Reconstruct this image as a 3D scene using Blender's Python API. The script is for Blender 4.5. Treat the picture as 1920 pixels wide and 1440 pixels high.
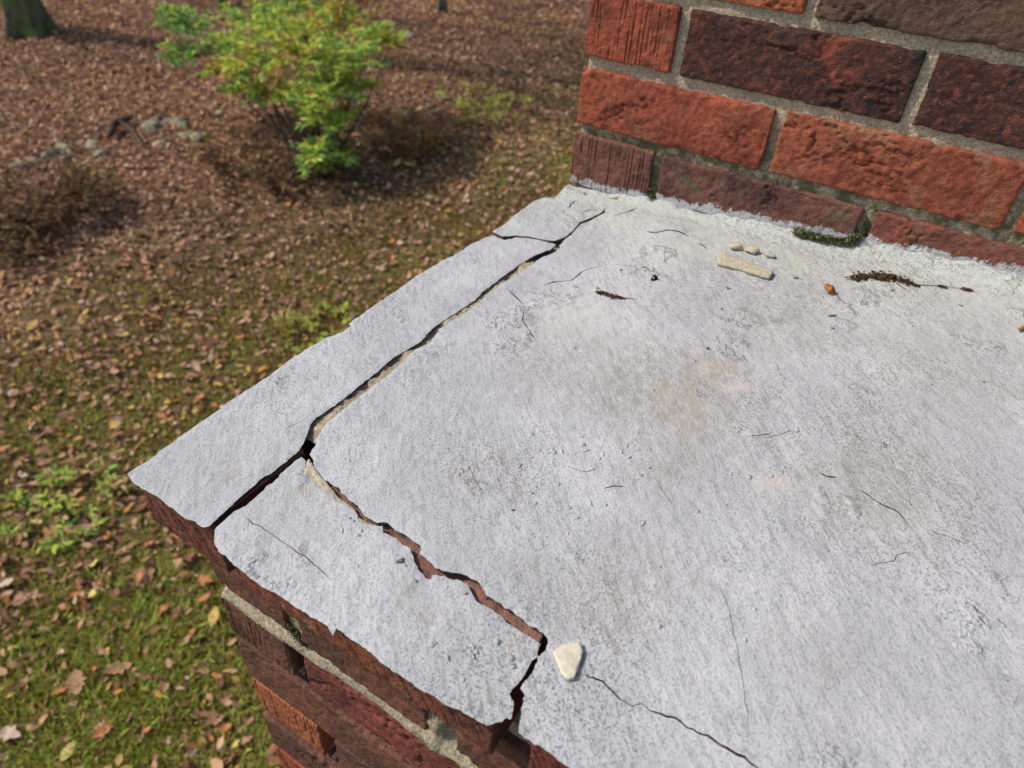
import bpy, math, random
import numpy as np
from mathutils import Vector, Matrix
from mathutils.geometry import delaunay_2d_cdt

random.seed(7); rng = np.random.default_rng(7)
scene = bpy.context.scene
C = scene.collection
for o in list(bpy.data.objects): bpy.data.objects.remove(o)

# ------------------------------------------------------------------ camera
CAM = np.array([0.36769, -0.14497, 0.34707])
YAW, PITCH, ROLL, FPX = 2.097746, -0.686485, 0.065826, 1334.29
fwd = np.array([math.cos(YAW)*math.cos(PITCH), math.sin(YAW)*math.cos(PITCH), math.sin(PITCH)])
rt0 = np.array([math.sin(YAW), -math.cos(YAW), 0.0]); up0 = np.cross(rt0, fwd)
RT = math.cos(ROLL)*rt0 + math.sin(ROLL)*up0
UP = -math.sin(ROLL)*rt0 + math.cos(ROLL)*up0
cd = bpy.data.cameras.new('camera'); cam = bpy.data.objects.new('camera', cd); C.objects.link(cam)
m = Matrix.Identity(4)
for i in range(3):
    m[i][0] = RT[i]; m[i][1] = UP[i]; m[i][2] = -fwd[i]; m[i][3] = CAM[i]
cam.matrix_world = m
cd.sensor_width = 36.0; cd.lens = FPX/1920*36; cd.clip_start = 0.02; cd.clip_end = 500
cd.dof.use_dof = True; cd.dof.focus_distance = 0.50; cd.dof.aperture_fstop = 9.0
scene.camera = cam

# ------------------------------------------------------------------ sky, sun, exposure
SUN_TO = Vector((-1.0, -0.55, 1.22)).normalized()
w = bpy.data.worlds.new('World'); scene.world = w; w.use_nodes = True
nt = w.node_tree; bg = nt.nodes['Background']
sky = nt.nodes.new('ShaderNodeTexSky'); sky.sky_type = 'NISHITA'; sky.sun_disc = False
sky.sun_elevation = math.asin(SUN_TO.z); sky.sun_rotation = math.atan2(SUN_TO.x, SUN_TO.y)
sky.air_density = 1.0; sky.dust_density = 2.5; sky.ozone_density = 1.0
nt.links.new(sky.outputs[0], bg.inputs[0]); bg.inputs[1].default_value = 0.15
sl = bpy.data.lights.new('sun', 'SUN'); sl.energy = 3.4; sl.angle = math.radians(1.5); sl.color = (1.0, 0.95, 0.87)
sun = bpy.data.objects.new('sun', sl); C.objects.link(sun)
sun.rotation_euler = SUN_TO.to_track_quat('Z', 'Y').to_euler()
vs = scene.view_settings; vs.view_transform = 'Standard'; vs.look = 'None'; vs.gamma = 1.0; vs.exposure = 0.0
vs.use_curve_mapping = False

# ------------------------------------------------------------------ small maths
def ray(x, y): return fwd + RT*(x-960)/FPX + UP*(720-y)/FPX
WX, WY, WA = 0.02758, 0.53714, 0.01723               # the stack's left front corner and its turn
cA, sA = math.cos(WA), math.sin(WA)
def W(u, v, z): return np.array([WX+cA*u-sA*v, WY+sA*u+cA*v, z])
def zs(x, y):                                         # the wash of the shoulder: rises from the edges to the stack
    return np.clip(y/0.537, 0, 1.2)*(0.012+0.075*np.clip(x-0.03, 0, 0.6))
def at(px, py, lift=0.0):                             # a point of the photograph on the shoulder's top
    d = ray(px, py); z = lift
    for _ in range(12):
        t = (z-CAM[2])/d[2]; p = CAM+t*d; z = float(zs(p[0], p[1]))+lift
    return p
SLAB = 0.0022                                         # the big slab of coating lies a little above the edge strips
def on_stack(px, py, off=0.0):
    d = ray(px, py); n = np.array([-sA, cA, 0]); t = (np.array([WX, WY, 0])-CAM+n*off)@n/(d@n)
    return CAM+t*d
GZ = -2.2
def gz(x, y):
    d = np.maximum(0, -0.86*np.asarray(x)+0.5*np.asarray(y)-2.5)
    return GZ + 0.045*d
def on_ground(px, py):
    d = ray(px, py); z = GZ
    for _ in range(30):
        t = (z-CAM[2])/d[2]; p = CAM+t*d; z = float(gz(p[0], p[1]))
    return p
def project(P):
    d = P-CAM; zz = d@fwd
    return 960+FPX*(d@RT)/zz, 720-FPX*(d@UP)/zz, zz
def _hash(ix, iy, iz, s):
    h = (ix*374761393 + iy*668265263 + iz*2147483647 + s*1274126177) & 0xffffffff
    h = ((h ^ (h >> 13))*1274126177) & 0xffffffff
    return ((h ^ (h >> 16)) & 0xffff)/65535.0*2-1
def vnoise(P, s=0):                                   # smooth value noise, -1..1
    P = np.asarray(P, float); i = np.floor(P).astype(np.int64); f = P-i
    f = f*f*f*(f*(f*6-15)+10); r = 0
    for dx in (0, 1):
        wx = f[:, 0] if dx else 1-f[:, 0]
        for dy in (0, 1):
            wy = f[:, 1] if dy else 1-f[:, 1]
            for dz in (0, 1):
                wz = f[:, 2] if dz else 1-f[:, 2]
                r = r + wx*wy*wz*_hash(i[:, 0]+dx, i[:, 1]+dy, i[:, 2]+dz, s)
    return r
def fbm(P, s=0, o=4, g=0.5):
    r = 0; a = 1; tot = 0; P = np.asarray(P, float)
    for k in range(o):
        r = r + a*vnoise(P*(2.03**k), s+k); tot += a; a *= g
    return r/tot

# ------------------------------------------------------------------ object helpers
WL = {}                                               # world location of parents
def set_parent(o, parent):
    if parent is None: return
    o.parent = parent; o.matrix_parent_inverse = Matrix.Translation(-Vector(WL.get(parent.name, (0, 0, 0))))
def link(name, me, parent=None):
    o = bpy.data.objects.new(name, me); C.objects.link(o); set_parent(o, parent); return o
def empty(name, loc):
    o = bpy.data.objects.new(name, None); C.objects.link(o); o.location = loc; o.empty_display_size = 0.05
    WL[o.name] = tuple(loc); return o
def tag(o, label=None, cat=None, group=None, kind=None):
    if label: o['label'] = label
    if cat: o['category'] = cat
    if group: o['group'] = group
    if kind: o['kind'] = kind
    return o
def mesh(name, V, F, mats, midx=None, smooth=True, attr=None):
    me = bpy.data.meshes.new(name)
    V = np.asarray(V, np.float32)
    if isinstance(F, np.ndarray):
        n, k = F.shape
        me.vertices.add(len(V)); me.vertices.foreach_set('co', V.ravel())
        me.loops.add(n*k); me.loops.foreach_set('vertex_index', F.astype(np.int32).ravel())
        me.polygons.add(n); me.polygons.foreach_set('loop_start', np.arange(0, n*k, k, dtype=np.int32))
        me.polygons.foreach_set('loop_total', np.full(n, k, np.int32))
        me.update(calc_edges=True)
    else:
        me.from_pydata(V.tolist(), [], [list(map(int, f)) for f in F])
    for mt in (mats if isinstance(mats, (list, tuple)) else [mats]): me.materials.append(mt)
    if midx is not None: me.polygons.foreach_set('material_index', np.asarray(midx, np.int32))
    if smooth: me.polygons.foreach_set('use_smooth', np.ones(len(me.polygons), bool))
    if attr is not None:
        a = me.attributes.new('tint', 'FLOAT', 'FACE'); a.data.foreach_set('value', np.asarray(attr, np.float32))
    me.validate(); me.update(); return me

# ------------------------------------------------------------------ materials
class NT:
    def __init__(s, name, rough=0.9, spec=0.2):
        s.m = bpy.data.materials.new(name); s.m.use_nodes = True; s.t = s.m.node_tree
        s.b = s.t.nodes['Principled BSDF']; s.b.inputs['Roughness'].default_value = rough
        s.b.inputs['Specular IOR Level'].default_value = spec
    def n(s, typ, ins=None, **kw):
        nd = s.t.nodes.new('ShaderNode'+typ)
        for k, v in kw.items(): setattr(nd, k, v)
        for k, v in (ins or {}).items():
            if hasattr(v, 'is_output'): s.t.links.new(v, nd.inputs[k])
            else: nd.inputs[k].default_value = v
        return nd
    def math(s, op, a, b=0.0, c=False):
        nd = s.n('Math', {0: a, 1: b}, operation=op); nd.use_clamp = c; return nd.outputs[0]
    def mix(s, f, a, b, mode='MIX'):
        nd = s.n('Mix', data_type='RGBA', blend_type=mode)
        for k, v in ((0, f), (6, a), (7, b)):
            if hasattr(v, 'is_output'): s.t.links.new(v, nd.inputs[k])
            else: nd.inputs[k].default_value = v if k == 0 else (*v, 1) if len(v) == 3 else v
        return nd.outputs[2]
    def noise(s, vec, scale, detail=4, rough=0.55, dist=0.0):
        return s.n('TexNoise', {'Vector': vec, 'Scale': scale, 'Detail': detail, 'Roughness': rough, 'Distortion': dist}).outputs[0]
    def ss(s, v, a, b):
        return s.n('MapRange', {0: v, 1: a, 2: b, 3: 0.0, 4: 1.0}, interpolation_type='SMOOTHSTEP').outputs[0]
    def ramp(s, v, stops, interp='LINEAR'):
        nd = s.n('ValToRGB', {0: v}); r = nd.color_ramp; r.interpolation = interp
        while len(r.elements) < len(stops): r.elements.new(0.5)
        for e, (p, c) in zip(r.elements, stops): e.position = p; e.color = (*c, 1)
        return nd.outputs[0]
    def obj(s): return s.n('TexCoord').outputs['Object']
    def shifted(s):                                   # object coordinates, moved at random for each object
        r = s.n('ObjectInfo').outputs['Random']
        k = s.n('CombineXYZ', {0: s.math('MULTIPLY', r, 37.0), 1: s.math('MULTIPLY', r, 91.0), 2: s.math('MULTIPLY', r, 53.0)}).outputs[0]
        return s.n('VectorMath', {0: s.obj(), 1: k}, operation='ADD').outputs[0]
    def scale(s, vec, v): return s.n('VectorMath', {0: vec, 1: v}, operation='MULTIPLY').outputs[0]
    def bump(s, h, dist, strength=1.0, prev=None):
        nd = s.n('Bump', {'Height': h, 'Distance': dist, 'Strength': strength})
        if prev is not None: s.t.links.new(prev, nd.inputs['Normal'])
        return nd.outputs[0]
    def done(s, col=None, normal=None, rough=None):
        if col is not None:
            if hasattr(col, 'is_output'): s.t.links.new(col, s.b.inputs['Base Color'])
            else: s.b.inputs['Base Color'].default_value = (*col, 1)
        if normal is not None: s.t.links.new(normal, s.b.inputs['Normal'])
        if rough is not None: s.t.links.new(rough, s.b.inputs['Roughness'])
        return s.m

def brick_material(name, base, dark, dark_amt, tan=0.0, moss=0.0, gloss=0.85, blackspots=0.0, painted=False):
    k = NT(name, gloss, 0.25); v = k.shifted()
    n1 = k.noise(v, 14, 5, 0.62, 0.6); n2 = k.noise(v, 160, 4, 0.6); n3 = k.noise(v, 650, 3, 0.6)
    lo = 0.62-dark_amt*0.42
    col = k.mix(k.ss(n1, lo, lo+0.16), base, dark)
    col = k.mix(k.math('MULTIPLY', k.ss(n2, 0.45, 0.72), 0.55), col, tuple(c*0.45 for c in base))
    col = k.mix(k.math('MULTIPLY', k.ss(n2, 0.52, 0.30), 0.35), col, tuple(min(1, c*1.5) for c in base))
    if blackspots:
        col = k.mix(k.math('MULTIPLY', k.ss(k.noise(v, 45, 3, 0.6), 0.58, 0.68), blackspots), col, (0.012, 0.012, 0.014))
    if tan:
        col = k.mix(k.math('MULTIPLY', k.ss(k.noise(v, 38, 4, 0.7), 0.5, 0.72), tan), col, (0.34, 0.22, 0.13))
    if moss:
        col = k.mix(k.math('MULTIPLY', k.ss(k.noise(v, 52, 5, 0.7), 0.54, 0.68), moss), col, (0.10, 0.12, 0.065))
        col = k.mix(k.math('MULTIPLY', k.ss(k.noise(v, 33, 5, 0.7), 0.60, 0.72), moss*0.6), col, (0.30, 0.31, 0.26))
    col = k.mix(k.math('MULTIPLY', k.ss(n3, 0.54, 0.66), 0.55), col, tuple(c*0.32 for c in base))
    vo = k.n('TexVoronoi', {'Vector': v, 'Scale': 330.0, 'Randomness': 1.0})
    speck = k.math('MULTIPLY', k.ss(vo.outputs['Distance'], 0.22, 0.08), k.ss(vo.outputs['Color'], 0.62, 0.70))
    col = k.mix(k.math('MULTIPLY', speck, k.math('MULTIPLY', k.ss(k.noise(v, 40, 2), 0.4, 0.65), 0.75)), col, (0.46, 0.33, 0.25))
    if painted:                                       # white paint slopped up from the coating, ragged along its upper rim
        pos = k.n('NewGeometry').outputs['Position']; sx = k.n('SeparateXYZ', {0: pos})
        ln = k.math('ADD', k.math('MULTIPLY', k.math('SUBTRACT', sx.outputs[0], 0.0276), 0.084), 0.0185)
        hgt = k.math('SUBTRACT', sx.outputs[2], ln)
        rim = k.math('ADD', k.math('MULTIPLY', k.noise(pos, 85, 5, 0.75), 0.030), -0.0085)
        pm = k.math('MULTIPLY', k.ss(k.math('SUBTRACT', hgt, rim), 0.0012, -0.0008), k.ss(k.noise(pos, 260, 3, 0.7), 0.30, 0.42))
        col = k.mix(k.math('MULTIPLY', pm, 0.93), col, (0.47, 0.475, 0.485))
    nb = k.bump(n3, 0.0012, 0.9); nb = k.bump(n2, 0.0022, 0.8, nb); nb = k.bump(k.noise(k.scale(v, (1, 1, 2.2)), 60, 6, 0.75, 1.2), 0.0022, 0.6, nb)
    return k.done(col, nb)
M = {}
M['red'] = brick_material('brick_red', (0.33, 0.084, 0.042), (0.18, 0.046, 0.027), 0.4, 0.2)
M['orange'] = brick_material('brick_orange', (0.37, 0.115, 0.05), (0.25, 0.068, 0.032), 0.3, 0.25)
M['rosy'] = brick_material('brick_rosy', (0.31, 0.09, 0.046), (0.20, 0.052, 0.03), 0.4, 0.5)
M['burnt'] = brick_material('brick_burnt', (0.27, 0.068, 0.036), (0.036, 0.017, 0.015), 0.82, 0.06, 0, 0.6, 0.9)
M['purple'] = brick_material('brick_purple', (0.18, 0.075, 0.05), (0.095, 0.046, 0.034), 0.55, 0.12, 0, 0.75)
M['brown'] = brick_material('brick_brown', (0.135, 0.075, 0.05), (0.09, 0.055, 0.042), 0.45, 0.12)
M['dull'] = brick_material('brick_dull', (0.175, 0.075, 0.055), (0.075, 0.035, 0.032), 0.55, 0.15, 0.7, painted=True)
M['dullred'] = brick_material('brick_dull_red', (0.24, 0.075, 0.05), (0.16, 0.06, 0.045), 0.5, 0.2, 0.3, painted=True)
M['rust'] = brick_material('brick_rust', (0.225, 0.075, 0.043), (0.13, 0.052, 0.034), 0.5, 0.55)
M['dusty'] = brick_material('brick_dusty_top', (0.27, 0.135, 0.105), (0.20, 0.095, 0.075), 0.4, 0.25)
M['umber'] = brick_material('brick_umber', (0.21, 0.07, 0.045), (0.13, 0.05, 0.035), 0.5, 0.2)
M['liver'] = brick_material('brick_liver', (0.20, 0.058, 0.042), (0.12, 0.04, 0.032), 0.4, 0.08)
M['header_brown'] = brick_material('brick_header_brown', (0.20, 0.085, 0.06), (0.13, 0.06, 0.045), 0.4, 0.1, 0.15, painted=True)

def mortar_material(name, base, moss_z=None, dirty=0.5):
    k = NT(name, 0.95, 0.1); v = k.obj()
    n2 = k.noise(v, 420, 3, 0.6); n1 = k.noise(v, 22, 4, 0.6)
    col = k.mix(k.ss(n2, 0.35, 0.68), tuple(c*0.62 for c in base), tuple(min(1, c*1.18) for c in base))
    col = k.mix(k.math('MULTIPLY', k.ss(n1, 0.45, 0.68), dirty), col, tuple(c*0.5 for c in base))
    if moss_z is not None:
        z = k.n('SeparateXYZ', {0: v}).outputs[2]
        g = k.math('MULTIPLY', k.ss(z, moss_z+0.05, moss_z-0.01), k.ss(k.noise(v, 60, 5, 0.7), 0.38, 0.6))
        col = k.mix(k.math('MULTIPLY', g, 0.85), col, (0.06, 0.075, 0.03))
    nb = k.bump(n2, 0.0012, 0.8); nb = k.bump(k.noise(v, 110, 3, 0.6), 0.0025, 0.7, nb)
    return k.done(col, nb)
M['mortar'] = mortar_material('mortar_stack', (0.47, 0.39, 0.275), 0.10)
M['mortar_base'] = mortar_material('mortar_base', (0.34, 0.29, 0.205), None, 0.6)
M['mortar_crack'] = mortar_material('mortar_crack', (0.45, 0.37, 0.26), None, 0.9)

def coating_material():
    k = NT('white_coating', 0.82, 0.25); v = k.obj()
    fine = k.noise(v, 620, 3, 0.65); mid = k.noise(v, 170, 4, 0.65, 0.4); big = k.noise(v, 9, 5, 0.6)
    st = k.scale(v, (1.0, 0.28, 1.0)); rot = k.n('VectorRotate', {'Vector': v, 'Angle': -0.75}, rotation_type='Z_AXIS').outputs[0]
    streak = k.noise(k.scale(rot, (1.0, 0.16, 1.0)), 420, 3, 0.6)
    col = k.mix(k.ss(big, 0.38, 0.66), (0.415, 0.417, 0.427), (0.50, 0.502, 0.512))
    # algae tint towards the stack
    y = k.n('SeparateXYZ', {0: v}).outputs[1]
    gr = k.math('MULTIPLY', k.ss(k.math('ADD', y, k.math('MULTIPLY', big, 0.20)), 0.50, 0.66), 0.75)
    col = k.mix(gr, col, (0.47, 0.495, 0.435))
    # dirt sitting in the pits
    dm = k.ss(k.noise(v, 5.5, 5, 0.65, 0.5), 0.42, 0.66)
    pit = k.ss(fine, 0.51, 0.62)
    col = k.mix(k.math('MULTIPLY', pit, k.math('ADD', 0.33, k.math('MULTIPLY', dm, 0.45))), col, (0.12, 0.128, 0.118))
    pit2 = k.ss(k.noise(v, 290, 4, 0.75), 0.57, 0.66)
    col = k.mix(k.math('MULTIPLY', pit2, k.math('ADD', 0.06, k.math('MULTIPLY', dm, 0.5))), col, (0.15, 0.145, 0.13))
    sc = k.noise(v, 75, 5, 0.7, 0.9); fr = k.math('FRACT', k.math('MULTIPLY', sc, 5.0))
    scm = k.math('MULTIPLY', k.ss(k.noise(v, 12, 3, 0.6), 0.55, 0.66), k.ss(k.noise(v, 48, 3, 0.6), 0.47, 0.56))
    lip = k.math('MULTIPLY', k.math('MULTIPLY', k.ss(fr, 0.10, 0.02), scm), 0.65)
    col = k.mix(lip, col, (0.13, 0.125, 0.11))
    col = k.mix(k.math('MULTIPLY', k.ss(streak, 0.52, 0.64), k.math('ADD', 0.32, k.math('MULTIPLY', dm, 0.35))), col, (0.24, 0.235, 0.21))
    # stains and smudges, each with a place and a shape of its own
    warp = k.n('TexNoise', {'Vector': v, 'Scale': 30.0, 'Detail': 4.0}).outputs[1]
    wv = k.n('VectorMath', {0: k.n('VectorMath', {0: warp, 1: (0.5, 0.5, 0.5)}, operation='SUBTRACT').outputs[0], 1: (0.05, 0.05, 0)}, operation='MULTIPLY').outputs[0]
    vv = k.n('VectorMath', {0: v, 1: wv}, operation='ADD').outputs[0]
    for px, py, r, c, a in STAINS:
        p = at(px, py)
        d = k.n('VectorMath', {0: k.scale(vv, (1, 1, 0)), 1: (p[0], p[1], 0)}, operation='DISTANCE').outputs[1]
        f = k.math('MULTIPLY', k.ss(d, r*1.15, r*0.1), k.math('MULTIPLY', k.math('ADD', k.math('MULTIPLY', k.ss(mid, 0.36, 0.6), 0.6), k.math('MULTIPLY', k.math('ADD', pit, k.ss(streak, 0.48, 0.6)), 0.32)), a))
        col = k.mix(f, col, c)
    # relief: grain, brush drag, loose scales
    terr = k.ss(fr, 0.0, 0.16)
    nb = k.bump(k.math('MULTIPLY', terr, scm), 0.0016, 0.8)
    nb = k.bump(mid, 0.0011, 0.5, nb); nb = k.bump(streak, 0.0006, 0.5, nb); nb = k.bump(fine, 0.0009, 0.8, nb)
    return k.done(col, nb)
BR = (0.36, 0.31, 0.235); DK = (0.27, 0.255, 0.21); PK = (0.60, 0.50, 0.42)
STAINS = [(1150, 720, 0.075, DK, 0.5), (1300, 800, 0.07, DK, 0.42), (1000, 640, 0.06, DK, 0.35), (1650, 920, 0.07, DK, 0.35), (1200, 1090, 0.05, DK, 0.4), (880, 900, 0.05, DK, 0.3), (1750, 700, 0.07, DK, 0.25), (1480, 620, 0.05, DK, 0.3), (1550, 1250, 0.05, DK, 0.3),
          (1330, 690, 0.034, BR, 0.85), (1280, 760, 0.04, BR, 0.75), (1180, 770, 0.035, DK, 0.4), (1240, 690, 0.05, DK, 0.4),
          (1440, 910, 0.014, PK, 0.8), (1375, 735, 0.014, PK, 0.7), (1250, 900, 0.012, DK, 0.5), (990, 700, 0.04, DK, 0.3),
          (560, 925, 0.010, BR, 0.7), (620, 945, 0.012, BR, 0.6), (770, 1105, 0.012, DK, 0.8), (820, 1150, 0.010, DK, 0.8),
          (965, 1215, 0.008, BR, 0.9), (960, 1225, 0.003, (0.2, 0.13, 0.06), 0.9), (430, 875, 0.013, BR, 0.55), (400, 885, 0.010, DK, 0.4),
          (1215, 885, 0.035, DK, 0.35), (1640, 900, 0.05, DK, 0.3), (1580, 940, 0.05, DK, 0.25), (1700, 560, 0.03, DK, 0.2),
          (1500, 500, 0.02, (0.45, 0.47, 0.33), 0.6), (1320, 475, 0.03, (0.5, 0.52, 0.42), 0.5), (1150, 415, 0.03, (0.52, 0.54, 0.45), 0.6),
          (1075, 600, 0.05, (0.52, 0.51, 0.45), 0.5), (1000, 1080, 0.03, DK, 0.3), (1130, 1150, 0.035, DK, 0.35), (1490, 545, 0.012, DK, 0.4)]
M['coating'] = coating_material()
k = NT('coating_edge', 0.95, 0.1); v = k.obj()
M['coating_edge'] = k.done(k.mix(k.noise(v, 300, 3), (0.10, 0.092, 0.075), (0.34, 0.31, 0.26)), k.bump(k.noise(v, 350, 3), 0.001, 0.8))
def simple(name, a, b, scale, rough=0.85, bumpd=0.0006, spec=0.2):
    k = NT(name, rough, spec); v = k.shifted(); n = k.noise(v, scale, 4, 0.65)
    return k.done(k.mix(k.ss(n, 0.32, 0.68), a, b), k.bump(n, bumpd, 0.8))
M['cream'] = simple('cream_chip', (0.50, 0.45, 0.34), (0.64, 0.59, 0.47), 300, 0.9)
M['cement'] = simple('pale_cement', (0.33, 0.29, 0.21), (0.52, 0.46, 0.35), 420, 0.95, 0.0008)
M['husk'] = simple('husk_brown', (0.20, 0.065, 0.02), (0.38, 0.16, 0.05), 200, 0.45)
M['dirt'] = simple('dark_dirt', (0.035, 0.02, 0.01), (0.13, 0.075, 0.03), 700, 0.95, 0.001)
M['tanbit'] = simple('tan_bit', (0.28, 0.14, 0.07), (0.42, 0.26, 0.15), 500, 0.8)
M['moss'] = simple('moss_green', (0.05, 0.06, 0.02), (0.17, 0.175, 0.085), 300, 0.95)
M['lichen'] = simple('grey_lichen', (0.09, 0.10, 0.10), (0.22, 0.22, 0.20), 900, 0.95)

# ------------------------------------------------------------------ the ground
def ground_material():
    k = NT('forest_floor', 0.95, 0.1); v = k.obj()
    n1 = k.noise(v, 1.1, 5, 0.6); n2 = k.noise(v, 14, 5, 0.65); n3 = k.noise(v, 60, 4, 0.6)
    x = k.n('SeparateXYZ', {0: v}).outputs[0]
    near = k.ss(k.math('ADD', x, k.math('MULTIPLY', n1, 2.4)), -3.6, -1.0)
    litter = k.mix(k.ss(n2, 0.35, 0.65), (0.09, 0.05, 0.03), (0.30, 0.17, 0.10))
    green = k.mix(k.ss(n3, 0.35, 0.65), (0.10, 0.085, 0.03), (0.24, 0.23, 0.055))
    col = k.mix(k.math('MULTIPLY', near, 0.9), litter, green)
    nb = k.bump(n3, 0.03, 0.8); nb = k.bump(n2, 0.06, 0.7, nb)
    return k.done(col, nb)
M['ground'] = ground_material()
gx = np.concatenate([np.linspace(-90, -16, 16), np.linspace(-15, 4, 110), np.linspace(6, 60, 12)])
gy = np.concatenate([np.linspace(-60, -5, 12), np.linspace(-4, 15, 110), np.linspace(17, 110, 18)])
GXm, GYm = np.meshgrid(gx, gy, indexing='ij')
Pg = np.stack([GXm.ravel(), GYm.ravel(), np.zeros(GXm.size)], 1)
def gbump(x, y):
    P = np.stack([np.ravel(x), np.ravel(y), np.zeros(np.size(x))], 1)
    return 0.05*fbm(P*0.9, 3, 3)
Pg[:, 2] = gz(Pg[:, 0], Pg[:, 1])+gbump(Pg[:, 0], Pg[:, 1])
ny = len(gy); ii, jj = np.meshgrid(np.arange(len(gx)-1), np.arange(ny-1), indexing='ij')
a = (ii*ny+jj).ravel()
ground = link('ground', mesh('ground', Pg, np.stack([a, a+ny, a+ny+1, a+1], 1), M['ground']))
tag(ground, 'brown leaf covered yard with moss and thin grass below the chimney', 'ground', kind='structure')
def gpt(x, y): return np.array([x, y, float(gz(x, y))+float(gbump(x, y)[0])])

# ------------------------------------------------------------------ the chimney
chim = tag(empty('brick_chimney', (0.5, 0.5, GZ)), 'red brick chimney with a cracked white coated shoulder and a stack rising behind', 'chimney')

def grid_box(xs, ys, zz):
    nx, ny_, nz = len(xs), len(ys), len(zz)
    I = -np.ones((nx, ny_, nz), np.int64); idx = []
    m_ = np.zeros((nx, ny_, nz), bool)
    m_[0] = m_[-1] = True; m_[:, 0] = m_[:, -1] = True; m_[:, :, 0] = m_[:, :, -1] = True
    I[m_] = np.arange(m_.sum()); ijk = np.argwhere(m_)
    V = np.stack([np.asarray(xs)[ijk[:, 0]], np.asarray(ys)[ijk[:, 1]], np.asarray(zz)[ijk[:, 2]]], 1)
    F = []
    def q(A, flip):
        f = np.stack([A[:-1, :-1], A[1:, :-1], A[1:, 1:], A[:-1, 1:]], -1).reshape(-1, 4)
        F.append(f[:, ::-1] if flip else f)
    q(I[:, 0, :], False); q(I[:, -1, :], True)
    q(I[0], True); q(I[-1], False)
    q(I[:, :, 0], True); q(I[:, :, -1], False)
    return V, np.concatenate(F)

def brick_mesh(L, D, H, style, seed, mat, res=0.0016, r=0.0019, topmat=None):
    def span(n, res_): return np.linspace(0, n, max(3, int(n/res_)+1))
    fine = res < 0.004
    dd = [0, .0016, .0034, .006, .010, .016, .026, .05]+(list(np.arange(.06, D-.012, .008)) if style == 'diag' else [])+[D-.01, D] if fine else [0, .004, D-.004, D]
    if style == 'top': dd = list(np.linspace(0, D, int(D/0.003)))
    V, F = grid_box(span(L, 0.0008 if fine and style in ('scored', 'diag') else res), sorted(set(d for d in dd if 0 <= d <= D)), span(H, res))
    S = np.array([L, D, H]); inner = np.clip(V, r, S-r); dv = V-inner
    ln = np.linalg.norm(dv, axis=1, keepdims=True); N = dv/np.maximum(ln, 1e-9)
    P = inner+N*np.minimum(ln, r)
    if fine:
        Q = P+np.array([seed*1.37, seed*0.71, seed*2.11])
        front = np.clip(-N[:, 1], 0, 1)
        d = 0.0007*fbm(Q*230, seed, 3)
        edge = 1-np.clip(np.minimum.reduce([P[:, 0], L-P[:, 0], P[:, 2], H-P[:, 2]])/0.006, 0, 1)
        if style == 'rough':
            h = fbm(Q*np.array([17, 17, 46]), seed+11, 5, 0.62); mk_ = np.clip(fbm(Q*13, seed+12, 2)*3.0+0.45, 0, 1)
            lip = 1/(1+np.exp(-h/0.018))                       # torn clay: a step with a groove at its foot
            gro = np.exp(-((h+0.03)/0.028)**2)
            d = d+front*(mk_*(0.0016*(lip-0.5)-0.0023*gro)+0.0007*fbm(Q*95, seed+5, 3)+0.0008*fbm(Q*330, seed+9, 2))
        elif style in ('scored', 'diag'):
            lean = 0.0 if style == 'scored' else 0.45
            c = (P[:, 0]+lean*P[:, 2])*1000; c = c+1.6*vnoise(np.stack([c*0.13, P[:, 2]*8, c*0], 1), seed)
            wob = vnoise(np.stack([np.floor(c/4.2), np.floor(c/4.2)*0, P[:, 2]*45], 1), seed+3)
            gro = np.clip(1-np.abs((c % 4.2)-2.1)/0.75, 0, 1)*np.clip(wob+0.35, 0, 1)
            d = d+front*(-0.0022*gro+0.0008*fbm(Q*120, seed+7, 3)+0.0004*fbm(Q*420, seed+8, 2))
        else:
            d = d+0.0007*fbm(Q*110, seed+7, 3)
        d = d-edge*np.clip(fbm(Q*85, seed+21, 3)-0.12, 0, 1)*0.0055
        P = P+N*d[:, None]
    if topmat is not None:
        return mesh('brick', P, F, [mat, topmat], np.where(N[F].mean(1)[:, 2] > 0.8, 1, 0))
    return mesh('brick', P, F, mat)
PAL = ['red', 'orange', 'rosy', 'burnt', 'purple', 'brown', 'liver', 'umber']
coarse = {}
def coarse_brick(L, D, H, mk):
    key = (round(L, 3), round(D, 3), round(H, 3), mk)
    if key not in coarse: coarse[key] = brick_mesh(L, D, H, 'plain', 1, M[mk], 0.03)
    return coarse[key]

# --- the stack: mortar core, then every brick
BL, HD, J, PIT, WZ = 0.19716, 0.09171, 0.010, 0.06703, 0.0191
BH = PIT-J
STW, STD, ROWS = 0.93, 0.60, 12
xs = np.concatenate([np.linspace(0.005, 0.56, 240), np.linspace(0.6, STW-0.005, 8)])
zz = np.concatenate([np.linspace(-0.06, 0.32, 170), np.linspace(0.35, WZ+ROWS*PIT-0.008, 8)])
V, F = grid_box(xs, [0.0055, STD-0.0055], zz)
V[:, 1] -= np.where(V[:, 1] < 0.1, 1, 0)*(0.0012*fbm(V*60, 5, 4)+0.0006*fbm(V*260, 6, 2))
V[:, 1] += np.where((V[:, 1] < 0.1) & (V[:, 2] > 0.22) & (V[:, 0] > HD-0.003) & (V[:, 0] < HD+0.004), 0.006, 0)
Vw = np.stack([WX+cA*V[:, 0]-sA*V[:, 1], WY+sA*V[:, 0]+cA*V[:, 1], V[:, 2]], 1)
stack = link('stack', mesh('stack_mortar', Vw, F, M['mortar']), chim)
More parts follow.
